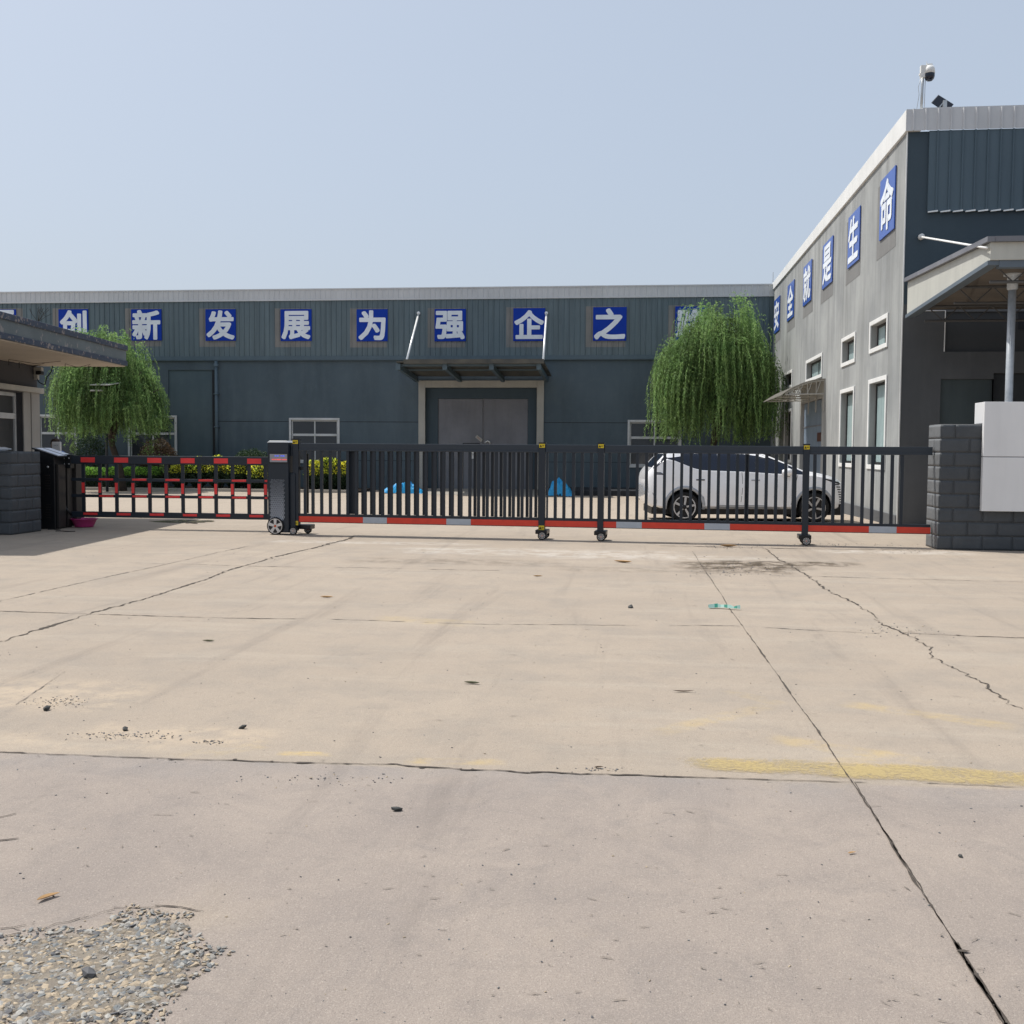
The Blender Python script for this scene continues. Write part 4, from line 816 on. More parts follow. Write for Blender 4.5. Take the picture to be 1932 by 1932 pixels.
# left wall pier
ll = at_z(22, 1009.5); yb = at_x(76.5, 900, ll.x).y; hL = at_y(22, 852.5, ll.y).z
wl_ = thing('block_wall', (ll.x-.5, ll.y+.3, 0), 'slate block pier beside the barrier cabinet, left edge', 'wall')
mb = MB(); mb.box(-18, ll.x-.012, ll.y+.012, yb-.01, 0, hL-.01); mb.build('core', STONEJ, wl_)
mb = MB(); rock_face(mb, V(ll.x, ll.y+.004, 0), V(-1, 0, 0), V(0, -1, 0), 7, hL, 7, .455, 0, prn); mb.build('front_blocks', STONEB, wl_, smooth=True, wn=False)
mb = MB(); rock_face(mb, V(ll.x-.004, ll.y, 0), V(0, 1, 0), V(1, 0, 0), yb-ll.y, hL, 7, .455, 1, prn); mb.box(-18, ll.x-.006, ll.y+.008, yb, hL-.012, hL+.006); mb.build('end_blocks', STONEB, wl_, smooth=True, wn=False)
b = at_y(8, 845, ll.y+.3); mb = MB(); mb.lathe((b.x-.2, b.y, hL+.045), V(1, .2, 0), [(0, 0), (.035, .0), (.038, .03), (.038, .2), (.014, .27), (.014, .3), (0, .3)], 14)
tag(mb.build('plastic_bottle', mat('clear_plastic', (.55, .57, .6), None, .1), smooth=True), 'clear plastic bottle lying on top of the left block pier', 'bottle')

# ------------------------------------------------------------------ barrier cabinet and fence barrier
CY0 = at_z(77, 998).y; cab_l = at_y(77, 900, CY0).x; cab_m = at_y(103, 900, CY0).x
CY1 = CY0+.60; cab_zb = at_y(80, 848.5, CY0).z; cab_zr = at_y(103, 861, CY0).z
cr = at_y(103, 900, CY0).x
cabt = thing('barrier_cabinet', (cr-.1, CY0+.3, 0), 'black steel barrier cabinet with a sloping lid beside the left pier', 'cabinet')
mb = MB(); xl = cab_l-.12; mb.prism([(xl, CY0, 0), (cr, CY0, 0), (cr, CY0, cab_zr), (xl, CY0, cab_zb)], (0, CY1-CY0, 0)); mb.build('housing', CABB, cabt, .01)
mb = MB(); d = V(cr-xl, 0, cab_zr-cab_zb).normalized()
LID = mat('sky_reflection_lid', (.74, .80, .92), None, .3, spec=.6)  # sky reflection on the black lid, put into the base colour
def ld(t, y, z): return V(xl+.0+(cr-xl)*t, y, cab_zb+(cab_zr-cab_zb)*t+z)
mb.hexa([ld(-.1, CY0-.03, .004), ld(1.2, CY0-.03, .004), ld(1.2, CY1, .004), ld(-.1, CY1, .004), ld(-.1, CY0-.03, .03), ld(1.2, CY0-.03, .03), ld(1.2, CY1, .03), ld(-.1, CY1, .03)]); mb.build('lid', CABB, cabt, .004)
for (a, b) in ((CY0+.04, CY0+.26), (CY0+.32, CY0+.56)):
    mb = MB(); mb.hexa([ld(.02, a, .032), ld(1.15, a, .032), ld(1.15, b, .032), ld(.02, b, .032), ld(.02, a, .036), ld(1.15, a, .036), ld(1.15, b, .036), ld(.02, b, .036)]); mb.build('lid_panel', LID, cabt)
mb = MB(); mb.box(cr+.003, cr+.05, CY0+.05, CY0+.30, .02, cab_zr-.15); mb.box(cr+.003, cr+.03, CY0+.40, CY1-.02, .02, cab_zr-.2); mb.box(cr+.003, cr+.09, CY1+.01, CY1+.30, .02, cab_zr-.14); mb.build('side_channel', CABR, cabt, .006)
for z_ in (at_y(97, 898, CY0).z, at_y(97, 953, CY0).z):
    mb = MB()
    for k in range(6): mb.box(cr-.18, cr-.09, CY0-.012, CY0+.002, z_-k*.048, z_-k*.048+.014)
    mb.build('vent', CABR, cabt)
mb = MB(); lz = at_y(96, 881, CY0).z; mb.lathe((cr-.13, CY0, lz), V(0, -1, 0), [(0, .012), (.02, .012), (.022, 0)], 14); mb.build('lock', STEEL, cabt, smooth=True)
# the white terminal behind it and the person
HD = at_y(106.5, 850, CY1+.5)
# fence barrier
BY = CY0+.42
def bx(px, py=900): return at_y(px, py, BY).x
def bz(py, px=320): return at_y(px, py, BY).z
Bz = [bz(977.8), bz(967), bz(940), bz(934.4), bz(909), bz(903.5), bz(876.5), bz(860.5)]
Bx0, Bx1 = bx(133), bx(508)
bar = thing('fence_barrier', ((Bx0+Bx1)/2, BY, Bz[0]), 'black and red fence style barrier arm across the left lane', 'barrier')
mb = MB(); mb.box(Bx0, Bx1, BY-.04, BY+.04, Bz[6], Bz[7]); mb.build('boom', GATE, bar, .008)
for a, b, dd_ in ((0, 1, .03), (2, 3, .018), (4, 5, .018)):
    mb = MB(); mb.box(Bx0+.02, Bx1, BY-dd_, BY+dd_, Bz[a], Bz[b]); mb.build('rail', GATE, bar, .004)
vx = [bx(157.5+i*31.25) for i in range(12)]
for i, x_ in enumerate(vx):
    mb = MB(); wv = .032
    mb.box(x_-wv, x_+wv, BY-.014, BY+.014, Bz[5]+.001, Bz[6]-.001); mb.box(x_-wv, x_+wv, BY-.0145, BY+.0145, Bz[3]+.001, Bz[4]-.001); mb.box(x_-wv, x_+wv, BY-.014, BY+.014, Bz[1]+.001, Bz[2]-.001); mb.build('upright', GATE, bar)
    mb = MB(); mb.box(x_-.027, x_+.027, BY-.022, BY-.0146, Bz[3]+.03, Bz[4]-.03); mb.build('red_strip', RED2, bar)
def strip(px0, px1, py0, py1, yo): mb = MB(); mb.box(bx(px0), bx(px1), yo-.006, yo-.0005, bz(py1), bz(py0)); mb.build('red_reflector', RED2, bar, .003)
for i in range(6):
    strip(155+i*62.6, 181.5+i*62.6, 864, 873.6, BY-.04); strip(158+i*62.6, 184.5+i*62.6, 969, 973.5, BY-.03)
for i in range(6):
    if i < 5: x0_, x1_ = 187.5+i*62.6, 214.5+i*62.6
    else: x0_, x1_ = 500, 505
    strip(x0_, x1_, 903.6, 907.5, BY-.018); strip(x0_, x1_, 935.2, 939, BY-.018)
mb = MB(); a, b = bx(122), bx(137); mb.box(a, b, BY-.07, BY+.07, bz(885), bz(858.5)); hb = mb.build('hinge_box', CABB, bar, .006)
mb = MB()
for px in (124.5, 133.5):
    for py in (866, 877): mb.lathe((bx(px, py), BY-.07, bz(py)), V(0, -1, 0), [(0, .008), (.012, .008), (.014, 0)], 8)
mb.build('bolt', STEEL, hb, smooth=True)
mb = MB(); mb.tube([V(bx(121), BY-.1, bz(948)), V(bx(129), BY-.1, bz(962)), V(bx(136), BY-.05, bz(974))], .022, 8); mb.build('strut', CABB, bar, smooth=True)
# pink basin and puddle
b = at_z(159, 994.5); mb = MB(); bs_ = .92*(b.y/20)
mb.lathe((b.x, b.y, .005), V(0, 0, 1), [(0, 0), (.16, 0), (.175, .02), (.235, .15), (.255, .152), (.255, .165), (.225, .165), (.16, .03), (0, .03)], 28); tag(mb.build('basin', mat('magenta_plastic', (.55, .05, .22), None, .35), smooth=True), 'pink plastic basin on the ground under the barrier', 'basin')
WET = mat('wet_concrete', (.10, .085, .06), (.16, .14, .11), .15, ns=6)
mb = MB(); rn = random.Random(12); pts = []
for k in range(26): a_ = 2*PI*k/26; p = at_z(345+62*math.cos(a_)*rn.uniform(.8, 1.1), 984+3.0*math.sin(a_)*rn.uniform(.7, 1.1)); pts.append(V(p.x, p.y, .0045))
mb.add(pts, [tuple(range(26))]); struct(mb.build('puddle', WET, wn=False))
mb = MB()
for (px, py, n_) in ((105, 1003, 5), (350, 988, 4), (90, 1000, 4)):
    p = at_z(px, py); pr_ = [V(p.x+i*.09, p.y+.05*math.sin(i*1.7), .012) for i in range(n_)]; mb.tube(pr_, .008, 5)
tag(mb.build('cable_scrap', BLK), 'short loose black cables on the ground by the cabinet', 'cable')

# ------------------------------------------------------------------ sliding gate
G0 = at_z(1022, 1018); G1 = at_z(1522, 1028.5); GD = (G1-G0); GD.z = 0; GD.normalize(); GN = V(GD.y, -GD.x, 0)   # GN towards the street
if GN.y > 0: GN = -GN
def gs(px, py=920, off=0): p = at_pl(px, py, G0+GN*off, GN); return (p-G0).dot(GD)
def gzz(px, py, off=0): return at_pl(px, py, G0+GN*off, GN).z
def GF(s, n, z): return V(G0.x+GD.x*s+GN.x*n, G0.y+GD.y*s+GN.y*n, z)
gate = thing('sliding_gate', GF(0, 0, 0), 'long anthracite sliding gate with a red and silver striped bottom rail', 'gate')
zb0_, zb1_ = gzz(1260, 997), gzz(1260, 986.0); zt0, zt1 = gzz(1260, 855), gzz(1260, 842)-.0
zt0 = gzz(1260, 855.5); zt1 = gzz(1260, 840.5); zp0 = gzz(1260, 994+2); zr1 = gzz(1260, 984.5); zlow = gzz(1260, 998.5)
post = [(554, 565), (1017, 1029), (1128, 1139.5), (1514, 1526)]
ps_ = [(gs(a), gs(b)) for a, b in post]; sE = gs(1757)
secs = [(ps_[0][1], ps_[1][0], 'L'), (ps_[1][1], ps_[2][0], 'M'), (ps_[2][1], ps_[3][0], 'R'), (ps_[3][1], sE, 'E')]
for a, b, k in secs:
    mb = MB(); mb.fbox(GF, a, b, -.035, .035, zt0+.03, zt1); mb.fbox(GF, a, b, -.045, .045, zt0+.0, zt0+.035); mb.build('top_rail', GATEB, gate, .006)
    mb = MB(); mb.fbox(GF, a, b, -.03, .03, zlow, zb1_+.045); mb.build('bottom_rail', GATE, gate, .004)
    mb = MB(); mb.fbox(GF, a, b, .0305, .035, zlow+.012, zb1_+.0); mb.build('red_strip', RED, gate)
for (a, b) in ((686, 731), (843, 889), (1163, 1211), (1329, 1377), (1639, 1691)):
    mb = MB(); mb.fbox(GF, gs(a, 990), gs(b, 990), .0355, .038, zlow+.010, zb1_+.002); mb.build('silver_strip', SILV, gate)
# pickets
def picket(s, wd, n0, n1, m=GATE): mb = MB(); mb.fbox(GF, s-wd/2, s+wd/2, n0, n1, zb1_+.046, zt0-.001); mb.build('picket', m, gate)
z2 = lambda x: (650+x*.36232)/1.416
z3 = lambda x: (1300+x*.36232)/1.416
z7 = lambda x: (1980+x/6.04)/1.416
A_ = [gs(z2(458))]+[gs(z2(515+64.25*i)) for i in range(27)]
for s in A_: picket(s, .050, -.012, .028)
Bl = [gs(z2(880+64.6*i), 920, -.09) for i in range(12)]
for s in Bl: picket(s, .050, -.13, -.085)
Cl = [gs(z2(1705+64.3*i), 920, -.06) for i in range(8)]
for s in Cl: picket(s, .048, -.13, -.085)
mb = MB(); mb.fbox(GF, gs(z2(765), 920, -.08), gs(z2(842), 920, -.08), -.14, -.075, zb1_+.047, zt0-.002); mb.build('inner_post', GATE, gate)
mb = MB(); mb.fbox(GF, gs(z2(765), 920, -.1), ps_[1][0], -.14, -.07, zt0+.02, zt1-.05); mb.fbox(GF, gs(z2(765), 920, -.1), ps_[1][0], -.14, -.07, zlow+.02, zb1_+.04); mb.build('inner_rail', GATE, gate)
for x_ in (448, 508, 572, 641, 704, 772): picket(gs(z3(x_)), .052 if x_ > 448 else .03, -.012, .028)
for x_ in (907, 975, 1040, 1110, 1178, 1243, 1311, 1437, 1505, 1573, 1640, 1708, 1780, 1848, 1914): picket(gs(z3(x_)), .050, -.012, .028)
picket(gs(z3(1374)), .028, -.10, -.06)
for x_ in (98, 249, 404, 560, 714): picket(gs(z7(x_)), .052, -.012, .028)
mb = MB(); mb.fbox(GF, gs(z7(825)), gs(z7(895)), -.13, -.02, zb1_+.047, zt0-.002); mb.build('inner_post', GATE, gate)
for x_ in (1180, 1334, 1488, 1642, 1800): picket(gs(z7(x_)), .052, -.012, .028)
for i in range(1, 6): picket(gs(z7(1800+157*i)), .052, -.012, .028)
mb = MB(); s_ = gs(574); mb.fbox(GF, s_-.02, s_+.05, -.10, -.05, zb1_+.05, zt0-.05); mb.fbox(GF, ps_[0][1], s_+.03, -.04, -.02, zt0-.34, zt0-.28); mb.build('chain_guard', CABB, gate)
# wheels
def wheel(c, ax, r, wd, parent, spokes, name='wheel', rimm=RIM, hub=HUBR, dish=.72, sp=.16, twist=0):
    mb = MB(); mb.lathe(c, ax, [(r*dish, -wd/2), (r*.95, -wd/2), (r, -wd*.35), (r, wd*.35), (r*.95, wd/2), (r*dish, wd/2), (r*dish, -wd/2)], 36); w_ = mb.build(name, RUB, parent, smooth=True)
    mb = MB(); mb.lathe(c, ax, [(0, wd*.1), (r*dish, wd*.1)], 30); mb.build('wheel_disc', RIMD, w_)
    mb = MB(); ax = Vector(ax).normalized(); u = ax.cross(V(0, 0, 1)).normalized(); v = V(0, 0, 1)
    mb.lathe(c, ax, [(r*dish, wd*.3), (r*dish, wd*.52), (r*(dish-.07), wd*.52), (r*(dish-.07), wd*.3)], 36)
    for k in range(spokes):
        t = 2*PI*k/spokes+PI/2+twist; d = u*math.cos(t)+v*math.sin(t); e = ax.cross(d)
        p0 = c+ax*wd*.42+d*r*.10; p1 = c+ax*wd*.42+d*r*(dish-.03)
        hw0, hw1 = r*sp*.45, r*sp*.62
        mb.hexa([p0-e*hw0-ax*wd*.1, p0+e*hw0-ax*wd*.1, p1+e*hw1-ax*wd*.1, p1-e*hw1-ax*wd*.1, p0-e*hw0, p0+e*hw0, p1+e*hw1, p1-e*hw1])
    mb.build('rim', rimm, w_)
    mb = MB(); mb.lathe(c, ax, [(0, wd*.56), (r*.13, wd*.54), (r*.15, wd*.4)], 14); mb.build('hub_cap', hub, w_, smooth=True)
    return w_
for i, (a, b) in enumerate(ps_):
    mb = MB(); m_ = (a+b)/2; mb.fbox(GF, a, b, -.055, .055, .16, zt1+.02+(.04 if i == 0 else 0)); po = mb.build('post', GATE, gate, .006)
    zt_ = zt1+.02+(.04 if i == 0 else 0)
    mb = MB(); mb.fbox(GF, a-.005, b+.005, -.06, .06, zt_+.002, zt_+.02); mb.build('cap', CABB, po)
    stz = [(zt_-.07, zt_-.005)]+([(.17, .245)] if i < 2 else [])
    for z0_, z1_ in stz:
        mb = MB(); mb.fbox(GF, a+.006, b-.006, .0555, .058, z0_, z1_); mb.build('warning_sticker', YEL, po)
        c = GF(a+(b-a)*.3, .0595, (z0_+z1_)/2); hh = (z1_-z0_)*.32
        mb = MB(); mb.add([c-GD*hh-V(0, 0, hh), c+GD*hh-V(0, 0, hh), c+V(0, 0, hh)], [(0, 1, 2)]); mb.build('warning_triangle', BLK, po, wn=False)
        glyph('夹手', GF(a+(b-a)*.68, .0595, (z0_+z1_)/2), GD, V(0, 0, 1), GN, (.036, .022), 'warning_text', BLK, po, .02, 3)
    if i:
        mb = MB(); mb.fbox(GF, m_-.10, m_+.10, -.27, .10, .10, .17); mb.build('bogie', CABB, gate, .01)
        for n_ in (.10, -.27):
            wheel(GF(m_+.02, n_, .075), GN, .075, .04, gate, 9, sp=.11, hub=HUBR)
# drive head
hs0, hs1 = gs(506, 920, .12), gs(545, 920, .12); hz = gzz(525, 832, .12)
head = mbh = MB(); mb = MB(); mb.fbox(GF, hs0, hs1, -.16, .14, .04, hz-.03)
mb.fbox(GF, hs1, hs1+.10, -.12, .08, .06, zt0-.4); mb.fbox(GF, hs1, ps_[0][0]-.002, -.10, .05, zt0-.1, zt1-.03); head = mb.build('drive_head', GATE, gate, .012)
mb = MB(); mb.prism([GF(hs0-.01, .15, hz-.03), GF(hs0+.03, .13, hz+.005), GF(hs1-.03, .13, hz+.005), GF(hs1+.01, .15, hz-.03)], -GN*.31); mb.build('lid', mat('lid_grey', (.42, .43, .44), None, .3), head, .006)
def hp(px, py): return gs(px, py, .14), gzz(px, py, .14)
sa, za = hp(509, 873); sb2, zb2 = hp(543, 855.5)
mb = MB(); mb.fbox(GF, sa-.012, sb2+.012, .1405, .152, za-.012, zb2+.012); scr = mb.build('screen', CABB, head, .008)
mb = MB(); mb.fbox(GF, sa+.006, sb2-.008, .1525, .154, za+.012, zb2-.012); mb.build('display', mat('display_grey', (.30, .30, .33), None, .25), scr)
glyph('欢迎  光临', GF((sa+sb2)/2+.02, .156, zb2-.045), GD, V(0, 0, 1), GN, (.19, .022), 'blue_text', emit('blue_led', (.12, .18, .9), .6), scr, .02, 3)
glyph('进出车辆 减速慢行 注意安全', GF((sa+sb2)/2+.015, .156, (za+zb2)/2-.025), GD, V(0, 0, 1), GN, (.28, .022), 'red_text', emit('red_led', (.9, .12, .10), .6), scr, .02, 3)
# perforated pattern
mb = MB(); PAT = mat('pattern_silver', (.62, .66, .74), None, .4); x0_, z0_ = hp(511.5, 979); x1_, z1_ = hp(536, 905); r_ = .021; rn = random.Random(1); j = 0; z_ = z0_
while z_ < z1_:
    fr = (z_-z0_)/(z1_-z0_); rr = r_*(1-.45*max(0, fr-.35)); i = 0
    x_ = x0_+(r_ if j % 2 else 0)
    while x_ < x1_:
        pts_o = []; th_ = .0062*(1-.72*fr)
        for k in range(6):
            a0, a1 = PI/6+k*PI/3, PI/6+(k+1)*PI/3
            q0 = (x_+math.cos(a0)*rr, z_+math.sin(a0)*rr); q1 = (x_+math.cos(a1)*rr, z_+math.sin(a1)*rr); i0 = (x_+math.cos(a0)*(rr-th_), z_+math.sin(a0)*(rr-th_)); i1 = (x_+math.cos(a1)*(rr-th_), z_+math.sin(a1)*(rr-th_))
            mb.quad(GF(q0[0], .1415, q0[1]), GF(q1[0], .1415, q1[1]), GF(i1[0], .1415, i1[1]), GF(i0[0], .1415, i0[1]))
        x_ += 2*r_*1.02
    z_ += r_*1.72; j += 1
mb.build('grille_pattern', PAT, head, wn=False)
wheel(GF(gs(519.5, 990, .16), .15, .155), GN, .155, .05, gate, 5, 'drive_wheel', sp=.30, dish=.86)
wheel(GF(gs(553.5, 1001, .10), .10, .07), GN, .07, .04, gate, 9, sp=.12)
wheel(GF(gs(578, 1000, -.2), -.28, .07), GN, .07, .04, gate, 9, sp=.12)
mb = MB(); mb.fbox(GF, gs(549), gs(583), -.30, -.06, .09, .17); mb.build('bogie', CABB, gate, .01)

# ------------------------------------------------------------------ car
CG = at_z(1289.9, 984.6, gz(24)-.0); CG.z = gz(CG.y); CS = F/((CG-CP).dot(WD)+.0)
def cx(px):
    if px < 1262: px = 1262-(1262-px)*.80
    return (px-1289.9)/CS
def czh(py): return (984.6-py)/CS
HW = .93
CO = CG+WD*(HW-.10)          # centre line behind the near wheels
def CF(x, y, z): return CO+UR*x-WD*y+V(0, 0, z+0.0)   # y positive towards the camera
up = [(1208, 905), (1211, 893), (1217, 886.5), (1226, 879), (1238, 868), (1250, 857.5), (1262, 853.5), (1300, 849), (1350, 846.6), (1395, 847.5), (1430, 852), (1449, 856.8), (1492, 874.5), (1513, 884.5), (1526, 887), (1550, 891.6), (1569, 897), (1585, 904), (1595, 911), (1600.5, 917)]
belt = [(1208, 906), (1214, 893), (1222, 885), (1240, 872), (1256, 866.5), (1272, 869.5), (1289, 876.4), (1307, 883.4), (1324, 887), (1407, 889.3), (1460, 892.5), (1513, 894), (1530, 895), (1569, 901), (1590, 910), (1600.5, 919)]
botm = [(1208, 946), (1212, 950), (1222, 957), (1245, 961), (1320, 959.5), (1500, 959.5), (1560, 963), (1585, 960), (1597, 957), (1600.5, 954)]
def itp(tab, px):
    if px <= tab[0][0]: return tab[0][1]
    for (a, b), (c, d) in zip(tab[:-1], tab[1:]):
        if px <= c: return b+(d-b)*(px-a)/(c-a)
    return tab[-1][1]
def sec(px):
    zt = czh(itp(up, px)); zb = czh(itp(botm, px)); zs = min(czh(itp(belt, px)), zt-.004)
    f = 1.0
    if px < 1255: f = 1-.20*((1255-px)/47)**2.2
    if px > 1535: f = 1-.42*((px-1535)/65.5)**2.4
    hw = HW*f; zm = zb+(zs-zb)*.62; cab_ = max(0, min(1, (zt-zs)/.42)); rw = hw*(.93-.25*cab_)
    return [(hw*.90, zb), (hw*.985, zb+.06), (hw, zb+(zm-zb)*.6), (hw*.995, zm), (hw*.975, zm+(zs-zm)*.45), (hw*.955, zs-.01), (hw*.94, zs), (rw+.35*(hw*.94-rw), zs+(zt-zs)*.62), (rw, zs+(zt-zs)*.88), (rw*.86, zt-.012*(1-.2)), (rw*.5, zt-.002), (0, zt+.0)]
pxs = sorted(set([p[0] for p in up]+[p[0] for p in belt]+[1209.5, 1230, 1280, 1330, 1370, 1420, 1475, 1540, 1560, 1578, 1592, 1598]))
S_ = [sec(p) for p in pxs]
mb = MB(); np_ = len(S_[0])
for p, s in zip(pxs, S_):
    ring = s+[(-y, z) for y, z in s[-2::-1]]
    for y, z in ring: mb.v.append(CF(cx(p), y, z))
R_ = 2*np_-1
for i in range(len(pxs)-1):
    for k in range(R_): k2 = (k+1) % R_; mb.f.append((i*R_+k, i*R_+k2, (i+1)*R_+k2, (i+1)*R_+k)); mb.m.append(0)
mb.f.append(tuple(range(R_))); mb.m.append(0); mb.f.append(tuple((len(pxs)-1)*R_+k for k in range(R_))); mb.m.append(0)
car = thing('parked_car', CF(1.4, 0, 0), 'white crossover car parked side on behind the gate', 'car')
body = mb.build('body', [CARW, CARK], car, smooth=True)
xr, xf = 0.0, cx(1534.3); WR = .325
cut = MB()
for x_ in (xr, xf):
    for sd in (1, -1): cut.lathe(CF(x_, sd*.55, .335), -WD*sd, [(0, 0), (.385, 0), (.385, .6), (0, .6)], 32)
co_ = cut.build('cutter', CARK)
bm_ = body.modifiers.new('arches', 'BOOLEAN'); bm_.object = co_; bm_.operation = 'DIFFERENCE'; bm_.solver = 'EXACT'
try: bm_.material_mode = 'TRANSFER'
except Exception: pass
dg = bpy.context.evaluated_depsgraph_get(); dg.update(); nm = bpy.data.meshes.new_from_object(body.evaluated_get(dg)); body.modifiers.clear(); body.data = nm; bpy.data.objects.remove(co_)
bm2 = bmesh.new(); bm2.from_mesh(nm)
for e in bm2.edges:
    if len(e.link_faces) == 2 and e.calc_face_angle(0) > math.radians(38): e.smooth = False
for f in bm2.faces: f.smooth = True
bm2.to_mesh(nm); bm2.free()
def sy(px, z):
    s = sec(px)
    for (y0, z0), (y1, z1) in zip(s[:-1], s[1:]):
        if z0 <= z <= z1: return y0+(y1-y0)*(z-z0)/max(1e-6, z1-z0)
    return s[0][0] if z < s[0][1] else 0.3
def side_patch(name, m, cols, parent, off=.006, nz_=5, sides=(1,), lab=None):
    """cols: list of (px, py_top, py_bottom)"""
    for sd in sides:
        mb = MB()
        for (p, a, b) in cols:
            for k in range(nz_+1):
                z = czh(a+(b-a)*k/nz_); mb.v.append(CF(cx(p), sd*(sy(p, z)+off), z))
        for i in range(len(cols)-1):
            for k in range(nz_): q = i*(nz_+1)+k; mb.f.append((q, q+1, q+nz_+2, q+nz_+1)); mb.m.append(0)
        o = mb.build(name, m, parent, smooth=True, wn=False)
    return o
def gcol(px): t = itp(up, px)+2.6+(1.5 if px > 1440 else 0); return (px, min(t, itp(belt, px)-.6), itp(belt, px)-.4)
side_patch('side_window', CARG, [gcol(p) for p in (1283, 1290, 1300, 1310, 1325, 1345, 1353)], car, .006, 6, (1, -1))
side_patch('side_window', CARG, [gcol(p) for p in (1354.5, 1370, 1400, 1407)], car, .006, 6, (1, -1))
side_patch('side_window', CARG, [gcol(p) for p in (1408.5, 1430, 1449, 1470, 1485)], car, .006, 6, (1, -1))
side_patch('side_window', CARG, [gcol(p) for p in (1486, 1492, 1500, 1508, 1513)], car, .007, 4, (1, -1))
side_patch('quarter_trim', CARG, [(1250, 862, 866), (1258, 863.8, 866), (1272, 862.5, 869.3), (1283, 861, 874)], car, .006, 3, (1, -1))
side_patch('rear_window_edge', CARG, [(1222.5, 882, 884.8), (1232, 874, 881), (1242, 866, 873), (1250, 860.5, 864)], car, .006, 3, (1, -1))
side_patch('tail_lamp', mat('tail_lamp_glass', (.10, .10, .115), None, .12, spec=.8), [(1211, 891, 895), (1225, 890.5, 896), (1240, 891, 896), (1249, 895.2, 896.3)], car, .006, 3, (1, -1))
side_patch('sill', CARK, [(1324, 958.4, 968.5), (1400, 958.4, 968.5), (1500, 959, 968.5)], car, -.03, 2, (1, -1))
side_patch('sill_trim', CARS, [(1346, 958, 958.4), (1352, 952, 958.4), (1440, 952, 958.6), (1466, 955, 958.6), (1474, 958, 958.6)], car, .008, 2, (1, -1))
side_patch('rear_diffuser', CARK, [(1209, 945, 948), (1225, 949, 958), (1250, 953, 965.5)], car, .004, 2, (1, -1))
side_patch('bumper_flare', CARS, [(1222, 929, 931), (1228, 936, 944), (1232, 944, 951)], car, .006, 2, (1, -1))
side_patch('front_bumper', CARK, [(1567, 959.5, 970), (1582, 958, 967), (1594, 957, 963), (1600, 955.5, 959)], car, .012, 3, (1, -1))
side_patch('head_lamp', CARK, [(1553, 901, 902.5), (1570, 904, 908), (1585, 907.5, 911.5), (1598, 913, 916.5)], car, .008, 3, (1, -1))
for k in range(9):
    t = k/8; a = 1575+13*t**.6; y0 = 911+t*38; side_patch('grille_fin', CARK, [(a, y0, y0+2.2), (a+(10-6*t), y0+.6, y0+2.6)], car, .008, 1, (1, -1))
side_patch('license_plate', mat('plate_green', (.15, .45, .30), None, .4), [(1208.8, 911, 925), (1211.5, 911, 925)], car, .012, 1, (1,))
def vline(pts, m=CARK, name='door_gap', w_=.8, off=.004):
    side_patch(name, m, [], car) if False else None
    for sd in (1, -1):
        mb = MB()
        for (px, py) in pts:
            z = czh(py)
            for dx in (-w_/2, w_/2): mb.v.append(CF(cx(px+dx), sd*(sy(px, z)+off), z))
        for i in range(len(pts)-1): mb.f.append((2*i, 2*i+1, 2*i+3, 2*i+2)); mb.m.append(0)
        mb.build(name, m, car, wn=False)
GAP = mat('panel_gap', (.10, .10, .11), None, .6)
vline([(1301, 884), (1299, 893), (1298.5, 902), (1301, 912), (1306, 922)], GAP); vline([(1325, 936), (1328, 948), (1329, 958)], GAP); vline([(1397, 890), (1398.5, 905), (1398, 925), (1396, 945), (1395, 958)], GAP); vline([(1502, 895), (1498, 912), (1494, 930), (1490, 950), (1489, 958)], GAP)
for px in (1311, 1415):
    for sd in (1, -1):
        mb = MB(); z = czh(905); y = sy(px+8, z)
        mb.fbox(lambda a, b, c: CF(a, sd*b, c), cx(px), cx(px+16), y-.005, y+.014, z-.012, z+.014); mb.build('door_handle', CARS if px > 1400 else CARK, car, .004)
for x_ in (xr, xf):
    for sd in (1, -1):
        mb = MB(); n_ = 28
        for k in range(n_+1):
            t = math.radians(-8+196*k/n_)
            for rr, yo in ((.385, -.02), (.387, .014), (.448, .010), (.452, -.02)):
                x2, z2_ = x_+rr*math.cos(t), .335+rr*math.sin(t); px = 1289.9+x2*CS; mb.v.append(CF(x2, sd*(sy(px, max(z2_, .3))+yo), z2_))
        for k in range(n_):
            for j in range(3): q = k*4+j; mb.f.append((q, q+1, q+5, q+4)); mb.m.append(0)
        mb.build('wheel_arch', CARS, car, smooth=True, wn=False)
        wheel(CF(x_, sd*(HW-.12), WR), -WD*sd, WR, .22, car, 5, rimm=RIM, hub=CARK, dish=.75, sp=.13, twist=.12 if x_ == xr else .5)
for sd in (1, -1):
    c = CF(cx(1481), sd*(HW+.05), czh(889.5)); mb = MB(); mb.lathe(c-UR*.12, UR, [(0, 0), (.05, .01), (.085, .08), (.088, .16), (.06, .22), (0, .24)], 16); mi_ = mb.build('mirror', CARW, car, smooth=True)
    mb = MB(); mb.bar(CF(cx(1483), sd*(HW-.08), czh(894)), c-V(0, 0, .07), .10, .05); mb.build('mirror_stalk', CARK, mi_)
